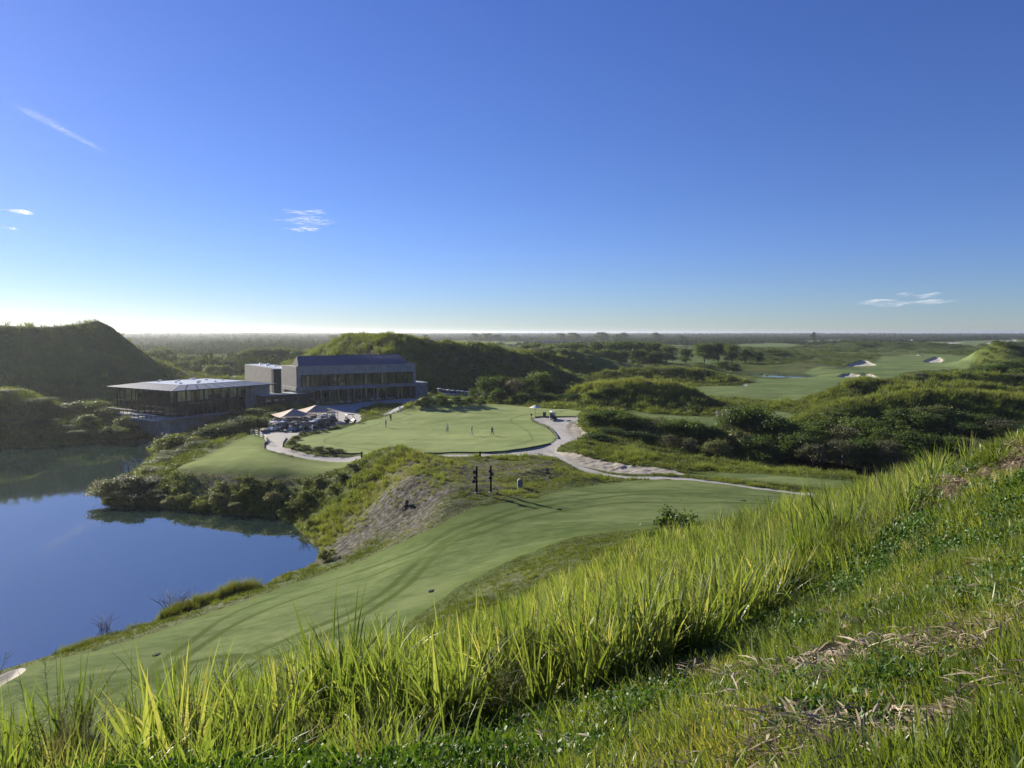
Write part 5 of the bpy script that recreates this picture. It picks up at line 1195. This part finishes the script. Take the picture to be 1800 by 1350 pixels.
def deadbush(px, py, s, n, lab):
    p = gp(px, py); m = MB(); r = random.Random(px)
    for i in range(n):
        a = r.uniform(0, 6.28); L = s*r.uniform(.5, 1); b = Vector((r.uniform(-.3, .3)*s, r.uniform(-.2, .2)*s, -.1)); mid = b+Vector((math.cos(a)*L*.3, math.sin(a)*L*.3, L*.5)); en = mid+Vector((math.cos(a+r.uniform(-.7, .7))*L*.5, math.sin(a)*L*.5, L*r.uniform(.1, .5)))
        m.tube([b, mid, en], [.03*s/2, .018*s/2, .006], 4)
        for k in range(3):
            q = mid.lerp(en, r.random()); m.tube([q, q+Vector((r.uniform(-.3, .3), r.uniform(-.3, .3), r.uniform(.05, .35)))*s*.6], [.01, .004], 3)
    o = m.build('dead_shrub', simple('grey_dead_wood', (.20, .17, .14), .9)); o.location = (p[0], p[1], max(p[2], 0)); tag(o, lab, 'dead shrub', None)
deadbush(305, 1075, 2.1, 34, 'pale leafless shrub behind the reeds on the near shore'); deadbush(185, 1112, 1.5, 22, 'low dark leafless shrub standing at the water left of the reeds'); deadbush(535, 962, 1.3, 18, 'dead branches lying in the shallow head of the inlet')
# ------------------------------------------------------------------ the near slope: tall grass, turf, weeds, dry straw
turf_w = hits([(860,1420),(960,1320),(1060,1262),(1180,1215),(1300,1140),(1440,1050),(1560,985),(1660,930),(1690,880),(1695,840)])[:, :2]
turf_w = np.concatenate([turf_w, np.array([[12, 20], [14.5, 24], [30, 40], [40, 20], [14, 5], [9, 1], [3, -1], [-.2, .2], [-.6, 1.6]])])
S['turf'] = sdf_poly(smooth_closed(turf_w, 4), margin=.6); _sg['turf'] = Hgrid(S['turf'].reshape(Z.shape))
cane = [blades_mesh('cane_clump', GM['tall'], 51+i, 32, 1.25, .042, .14, .60, 7, .32, .4) for i in range(5)]
fill = [proto(blades_mesh('tall_tuft', GM['tall'], 61+i, 44, .78, .0175, .34, .55, 4, .42, .4)) for i in range(5)]
fily = [proto(blades_mesh('yellow_tall_tuft', GM['yellow'], 71+i, 60, .62, .015, .36, .35, 3, .35, .4)) for i in range(3)]
dead = [proto(blades_mesh('dead_tuft', GM['dead'], 111+i, 26, .62, .013, .3, .9, 5, .7, .5)) for i in range(3)]
turf = [proto(blades_mesh('turf_patch', GM['turf'], 81+i, 150, .13, .009, .28, 1.0, 3, 1.2, .5)) for i in range(4)]
weed = [proto(clump_mesh('weed_patch', GM['weed'], 91+i, 230, .022, .55, .14)) for i in range(3)]
def straw_mesh(seed, n=90, rad=.30, L=.12):
    r = np.random.default_rng(seed); V = []; F = []; lv = []
    for i in range(n):
        a = r.random()*2*PI; q = rad*math.sqrt(r.random()); c = np.array([q*math.cos(a), q*math.sin(a), .008+.025*r.random()]); d = r.random()*PI*2; l = L*(.3+.9*r.random())/2; el = r.normal()*.18
        u = np.array([math.cos(d)*math.cos(el), math.sin(d)*math.cos(el), math.sin(el)]); w = np.array([-math.sin(d), math.cos(d), r.normal()*.3])*.003*(1+r.random())
        b = len(V); V += [c-u*l-w*.4, c-u*l+w*.4, c+w+[0, 0, .006], c-w+[0, 0, .006], c+u*l+w*.3, c+u*l-w*.3]; F += [(b, b+1, b+2, b+3), (b+3, b+2, b+4, b+5)]; lv += [r.random()]*6
    return npmesh('straw_litter', np.array(V), F, [GM['straw']], attrs={'lv': lv})
straw_p = [proto(straw_mesh(i)) for i in range(3)]
def stalk_mesh(seed):
    r = random.Random(seed); m = MB()
    for i in range(5):
        x, y = r.uniform(-.1, .1), r.uniform(-.1, .1); a = r.uniform(0, 6.28); h = r.uniform(.7, 1.15); t = Vector((x+math.cos(a)*.18*h, y+math.sin(a)*.18*h, h)); b = Vector((x, y, 0))
        m.tube([b, (b+t)/2+Vector((0, 0, .06)), t], [.004, .003, .0015], 3)
        for k in range(26):
            s = .5+.5*k/26; q = b.lerp(t, s)+Vector((0, 0, .06*math.sin(s*PI))); a2 = r.uniform(0, 6.28); m.tube([q, q+Vector((math.cos(a2)*.09, math.sin(a2)*.09, .06))*(1.3-s)*1.6], [.0016, .0008], 3, cap=False)
    me = m.mesh('seed_stalk', [GM['rough']]); at = me.attributes.new('lv', 'FLOAT', 'POINT'); at.data.foreach_set('value', np.full(len(me.vertices), .8, np.float32)); return me
stalk = [proto(stalk_mesh(i)) for i in range(3)]
def tsd(x, y): return _sg['turf'](x, y)+.55*fbm(x/1.1+70, y/1.1, 3)*np.clip(np.hypot(x, y)/9, .5, 2)
# tall grass
x, y, r = scatter(42000, -.72, .72, 5.0, 52, 1.35)
z = H(x, y); td = tsd(x, y); m_ = MOWN(x, y)
nn = fbm(x/2.3+5, y/2.3, 3); top_ok = sstep(52, 40, r+6*nn)
p_ = np.clip(td/.9, 0, 1)*np.clip((nn+.42)*2.2, .08, 1)*sstep(2.2, 4.0, m_+nn)
zz_ok = (z > 11.2+1.8*nn) & (rng.random(len(x)) < np.clip((np.arctan2(x, y)+.50)/.36, .10, 1))
k = ((td > .02) | ((td > -2.2) & (rng.random(len(x)) < .07))) & (rng.random(len(x)) < np.where(td > 0, p_, .5)) & zz_ok & (np.abs(np.arctan2(x, y)) < .71) & (_straw(x, y) < .35)
x, y, z, r, nn, td = [q[k] for q in (x, y, z, r, nn, td)]; n = len(x)
far = sstep(18, 34, r+5*nn)
isy = rng.random(n) < far*.85
s_ = (.75+.5*rng.random(n))*(1+.35*sstep(12, 40, r)); hh = (.42+.5*rng.random(n)+.5*np.clip(nn+.2, -.3, .6))*np.where(isy, .8, 1.0)*np.clip(.62+td/4, .5, 1)*(1-.38*sstep(1, -3, x))*(1-.2*sstep(14, 34, r))*1.06
instancer('tall_grass', np.stack([x, y, z-.03], -1), tilt(n, .10), np.stack([s_, s_, hh], -1), np.clip(.45+.5*fbm(x/1.7, y/1.7, 2)+.2*rng.normal(size=n)+.25*far, 0, 1), fill+fily+dead, np.where(rng.random(n) < .15+.08*(nn > .1), 8+rng.integers(0, 3, n), np.where(isy, 5+rng.integers(0, 3, n), rng.integers(0, 5, n))))
print('tall', n)
# cane-like clumps as ground cover between
x, y, r = scatter(5200, -.72, .72, 6.2, 36, 1.2); z = H(x, y); td = tsd(x, y); nn = fbm(x/2.9+31, y/2.9, 3)
k = (td > .25) & (nn > -.08) & (MOWN(x, y) > 3.5) & (z > 11.8) & (rng.random(len(x)) < np.clip((np.arctan2(x, y)+.56)/.36, .12, 1)); x, y, z, r = [q[k] for q in (x, y, z, r)]; n = len(x); s_ = .7+.4*rng.random(n)
instancer('cane_grass', np.stack([x, y, z-.03], -1), tilt(n, .12), np.stack([s_, s_, s_*.92], -1), np.clip(.5+.25*rng.normal(size=n), 0, 1), [proto(c) for c in cane], rng.integers(0, 5, n))
# seed stalks
x, y, r = scatter(520, -.72, .5, 6.5, 30, 1.1); z = H(x, y); k = (tsd(x, y) > .3) & (MOWN(x, y) > 3); x, y, z = x[k], y[k], z[k]; n = len(x); s_ = .8+.4*rng.random(n)
instancer('seed_stalks', np.stack([x, y, z], -1), tilt(n, .08), np.stack([s_]*3, -1), np.clip(.4+.3*rng.normal(size=n), 0, 1), stalk, rng.integers(0, 3, n))
# turf: everywhere near on the open slope
x, y, r = scatter(26000, -.74, .8, 2.1, 24, .9); z = H(x, y); td = tsd(x, y); st_ = _straw(x, y); nn = fbm(x/.8, y/.8, 3)
k = (td < .5) & (rng.random(len(x)) > st_*1.05) & (rng.random(len(x)) < np.clip(.68+nn*1.5, .10, 1)); x, y, z, r, nn, st_ = [q[k] for q in (x, y, z, r, nn, st_)]; n = len(x); s_ = (.65+.5*rng.random(n))*(1+.5*sstep(6, 18, r))
hz_ = s_*(.55+.6*rng.random(n)+.8*np.clip(fbm(x/1.3+9, y/1.3, 2), 0, 1))*(1-.5*st_)
instancer('short_turf', np.stack([x, y, z-.01], -1), tilt(n, .12), np.stack([s_, s_, hz_], -1), np.clip(.48+.55*fbm(x/.9+3, y/.9, 3)+.12*rng.normal(size=n)+.3*st_, 0, 1), turf, rng.integers(0, 4, n))
print('turf', n)
# broad-leaved weeds, also the dark undergrowth below the tall grass
x, y, r = scatter(24000, -.74, .8, 2.2, 26, 1.0); z = H(x, y); td = tsd(x, y); nn = fbm(x/1.1+40, y/1.1, 3)
k = ((nn > -.08) | ((td > 0) & (nn > -.25) & (td < 3))) & (_straw(x, y) < .4) & (MOWN(x, y) > 2); x, y, z, r = [q[k] for q in (x, y, z, r)]; n = len(x); s_ = (.5+.6*rng.random(n))*(1+.5*sstep(6, 18, r)); tall_ = np.where(tsd(x, y) > 0, 1.6, 1.0)
instancer('weeds', np.stack([x, y, z-.01], -1), tilt(n, .15), np.stack([s_, s_, s_*tall_*(.7+.6*rng.random(n))], -1), np.clip(.5+.25*rng.normal(size=n), 0, 1), weed, rng.integers(0, 3, n))
# dry straw lying in the bare patches and thinly everywhere
x, y, r = scatter(9000, -.74, .8, 2.0, 22, .9); z = H(x, y); st_ = _straw(x, y)
k = (tsd(x, y) < 1) & (rng.random(len(x)) < np.clip(st_*1.6+.06, 0, 1)); x, y, z = x[k], y[k], z[k]; n = len(x); s_ = .7+.7*rng.random(n)
instancer('dry_straw', np.stack([x, y, z+.004], -1), tilt(n, .1), np.stack([s_, s_, s_*1.3], -1), rng.random(n), straw_p, rng.integers(0, 3, n))
# big single clumps one can tell apart
CL_ = [(598, 8.1, 1.32, 'largest bright cane grass clump at the bottom, left of centre', 2), (650, 8.9, 1.1, 'darker cane clump touching the right side of the largest one', 1), (868, 9.6, 1.05, 'cane grass clump at the bottom centre right of the largest', 1), (1128, 9.2, 1.0, 'spreading cane clump with arching blades above the dark hollow', 1),
 (1482, 13.6, 1.35, 'tall bright cane clump on the skyline of the slope, right of centre', 2), (1425, 13.0, 1.15, 'cane clump left of the skyline one', 1), (1020, 12.5, 1.0, 'cane clump in mid slope before the leafy shrub', 1), (1640, 17.5, 1.2, 'cane clump highest on the slope before the brown bank', 2),
 (268, 7.6, 1.12, 'cane clump with upright blades against the fairway, lower left', 1), (425, 8.4, 1.0, 'arching cane clump between lower left and the largest', 1), (95, 7.4, 1.05, 'cane clump in the bottom left corner', 1), (1228, 10.6, .95, 'cane clump leaning left on the middle slope', 1), (760, 10.5, .95, 'lean cane clump behind the bottom centre', 1)]
for i, (px, d, s, lab, k) in enumerate(CL_):
    x_, y_ = at_dist(px, d); e = empty('cane_grass_clump', (x_, y_, gz(x_, y_)-.03), i*1.3)
    for j in range(k+1):
        o = link('grass_tuft', cane[(i+j) % 5], e); o.location = ((j-k/2)*.14, (j % 2)*.1, 0); o.rotation_euler = (0, 0, j*2.2); o.scale = (s, s, s*(1-.12*j))
    tag(e, lab, 'grass clump', 'big cane grass clumps on the near slope')
# leafy shrub at the rough's edge, reeds on the near shore
def leafy(px, d, w, h, kd, lab):
    x_, y_ = at_dist(px, d); e = empty('bush', (x_, y_, gz(x_, y_)-.05), 1.0); c = link('crown', CROWNS[kd][0], e); c.scale = (w, w*.8, h); t = link('trunk', TRUNKS[0], e); t.scale = (w*.3, w*.3, h*.6); tag(e, lab, 'bush')
leafy(1200, 37.5, 4.4, 3.1, 'nearbush', 'dark leafy shrub at the edge of the rough above the tall grass')
leafy(1150, 38.5, 2.6, 1.9, 'nearbush', 'low leafy shrub left of the dark leafy one above the tall grass')
reed = [proto(blades_mesh('reed_tuft', GM['rough'], 101+i, 44, .85, .022, .5, .3, 4, .25, .3)) for i in range(2)]
wl = smooth_open(np.array([at_level(px, py, 0.2) for px, py in [(110,1146),(160,1128),(215,1106),(272,1091),(300,1082),(330,1067),(370,1054),(410,1041),(446,1031)]]), 30)
kk = np.arange(len(wl)); dn_ = np.interp(kk/len(wl), [0, .3, .42, .46, .52, .58, 1], [.45, .3, .2, 1.1, .7, 1.0, 1.05]); P_ = []
for i, q in enumerate(wl):
    for j in range(2):
        if rng.random() < dn_[i]: P_.append((q[0]+rng.normal()*.35, q[1]+rng.normal()*.35, dn_[i]))
P_ = np.array(P_); n = len(P_); hz_ = P_[:, 2]*(.5+.9*rng.random(n))*(1+.4*fbm(P_[:, 0]/1.5, P_[:, 1]/1.5, 2))
instancer('reeds', np.stack([P_[:, 0], P_[:, 1], np.maximum(H(P_[:, 0], P_[:, 1]), 0)-.05], -1), tilt(n, .08), np.stack([np.full(n, .8)]*2+[hz_], -1), np.clip(.5+.25*rng.normal(size=n), 0, 1), reed, rng.integers(0, 2, n))
# ------------------------------------------------------------------ labels of the uncountable ground cover
for nm, lab, cat in (('rough_grass', 'rough olive grass tufts over all the unmown slopes', 'grass'), ('bank_scrub', 'low leafy scrub on the banks and dune faces', 'scrub'), ('far_scrub', 'scrub on the rolling ground far beyond the dunes', 'scrub'), ('distant_woodland', 'dark mass of woodland reaching to the horizon', 'woodland'),
                     ('tall_grass', 'tall yellow-green grass across the near slope', 'grass'), ('cane_grass', 'broad-bladed cane grass standing in the tall grass', 'grass'), ('seed_stalks', 'thin seed stalks among the tall grass', 'grass'), ('short_turf', 'short sunlit grass on the slope at lower right', 'grass'),
                     ('weeds', 'low broad-leaved weeds in the near grass', 'weeds'), ('dry_straw', 'dry brown straw lying in the bare patches', 'straw'), ('reeds', 'reeds along the near lake shore', 'reeds')):
    if nm in bpy.data.objects: tag(bpy.data.objects[nm], lab, cat)
# ------------------------------------------------------------------ haze
def haze(density):
    m = bpy.data.materials.new('haze_air'); m.use_nodes = True; nt = m.node_tree; nt.nodes.clear()
    o = nt.nodes.new('ShaderNodeOutputMaterial'); v = nt.nodes.new('ShaderNodeVolumePrincipled')
    v.inputs['Color'].default_value = (.84, .89, .95, 1); v.inputs['Density'].default_value = density; v.inputs['Anisotropy'].default_value = .60
    lnk(nt, v.outputs[0], o.inputs['Volume'])
    z0, z1 = -5.0, 42.0
    o = MB().box((0, 0, (z0+z1)/2), (72000, 72000, z1-z0)).build('haze', m); tag(o, kind='stuff')
haze(HAZE)

# ------------------------------------------------------------------ clouds: thin ice sheets high up, and one low lumpy one
def cloud_mat(name, sx, sy, scl, lo, hi, dens):
    m = bpy.data.materials.new(name); m.use_nodes = True; nt = m.node_tree; nt.nodes.clear(); o = nt.nodes.new('ShaderNodeOutputMaterial')
    tc = nt.nodes.new('ShaderNodeTexCoord'); mp = nt.nodes.new('ShaderNodeMapping'); lnk(nt, tc.outputs['Generated'], mp.inputs[0]); mp.inputs['Scale'].default_value = (sx, sy, 1)
    n = noise(nt, scl, 6, .65, mp.outputs[0], .6); e = attr(nt, 'edge')
    k = nt.nodes.new('ShaderNodeMapRange'); lnk(nt, n, k.inputs[0]); k.inputs[1].default_value = lo; k.inputs[2].default_value = hi; k.interpolation_type = 'SMOOTHSTEP'
    a = mth(nt, 'MULTIPLY', mth(nt, 'MULTIPLY', k.outputs[0], e), dens, True)
    d = nt.nodes.new('ShaderNodeBsdfDiffuse'); d.inputs[0].default_value = (.9, .9, .9, 1); t = nt.nodes.new('ShaderNodeBsdfTranslucent'); t.inputs[0].default_value = (.9, .9, .9, 1)
    ad = nt.nodes.new('ShaderNodeAddShader'); lnk(nt, d.outputs[0], ad.inputs[0]); lnk(nt, t.outputs[0], ad.inputs[1])
    tr = nt.nodes.new('ShaderNodeBsdfTransparent'); mx = nt.nodes.new('ShaderNodeMixShader'); lnk(nt, a, mx.inputs[0]); lnk(nt, tr.outputs[0], mx.inputs[1]); lnk(nt, ad.outputs[0], mx.inputs[2]); lnk(nt, mx.outputs[0], o.inputs[0]); return m
def cloud(name, p0, p1, halfw, alt, mat, label, taper=1.0):
    a = Vector((*at_level(*p0, alt), 0)); b = Vector((*at_level(*p1, alt), 0)); d = b-a; L = d.length; u = d/L; w = Vector((-u.y, u.x, 0)); V = []; E = []; F = []; NX, NY = 24, 8
    for i in range(NX+1):
        for j in range(NY+1):
            s = i/NX; t = j/NY*2-1; q = u*(s*L)+w*(t*halfw*(1+(taper-1)*s)); V.append((q.x, q.y, 12*math.sin(s*9)*halfw/400+halfw*.05*math.cos(t*3)))
            E.append(max(0, 1-abs(t)**2)*min(1, min(s, 1-s)*5))
    for i in range(NX):
        for j in range(NY): q = i*(NY+1)+j; F.append((q, q+NY+1, q+NY+2, q+1))
    o = link(name, npmesh(name, V, F, [mat], attrs={'edge': E})); o.location = (a.x, a.y, alt); tag(o, label, 'cloud')
cloud('contrail', (18, 178), (196, 272), 330, 6000, cloud_mat('contrail_ice', 1.5, 8, 2.2, .25, .75, .22), 'long thin fading contrail slanting down at the upper left', .5)
cloud('cloud', (494, 372), (578, 372), 900, 6000, cloud_mat('wisp_ice', 2, 6, 2.0, .42, .70, .7), 'upper wisp of the small feathery cloud left of centre')
cloud('cloud', (498, 392), (570, 384), 1500, 6000, cloud_mat('wisp_ice_b', 2, 8, 2.4, .40, .66, .55), 'brighter middle streak of the feathery cloud left of centre')
cloud('cloud', (506, 405), (556, 400), 900, 6000, cloud_mat('wisp_ice_c', 2, 6, 2.0, .40, .7, .8), 'lowest streak of the feathery cloud left of centre')
cloud('cloud', (12, 371.5), (48, 371.5), 900, 6000, cloud_mat('wisp_ice_d', 2, 4, 1.2, .3, .6, .8), 'tiny bright cloud streak near the left edge')
cloud('cloud', (2, 401), (26, 401), 700, 6000, cloud_mat('wisp_ice_e', 2, 4, 1.2, .35, .7, .5), 'faint tiny cloud below the bright one at the left edge')
cloud('cloud', (1522, 532), (1665, 532), 3800, 2600, cloud_mat('low_cloud', 2.4, 1.6, 1.5, .34, .70, .5), 'small soft pinkish cloud low over the right horizon')
cloud('cloud', (1575, 520), (1662, 518), 2600, 2700, cloud_mat('low_cloud_b', 2, 1.6, 1.6, .34, .70, .42), 'brighter crest of the pinkish cloud low over the right horizon')
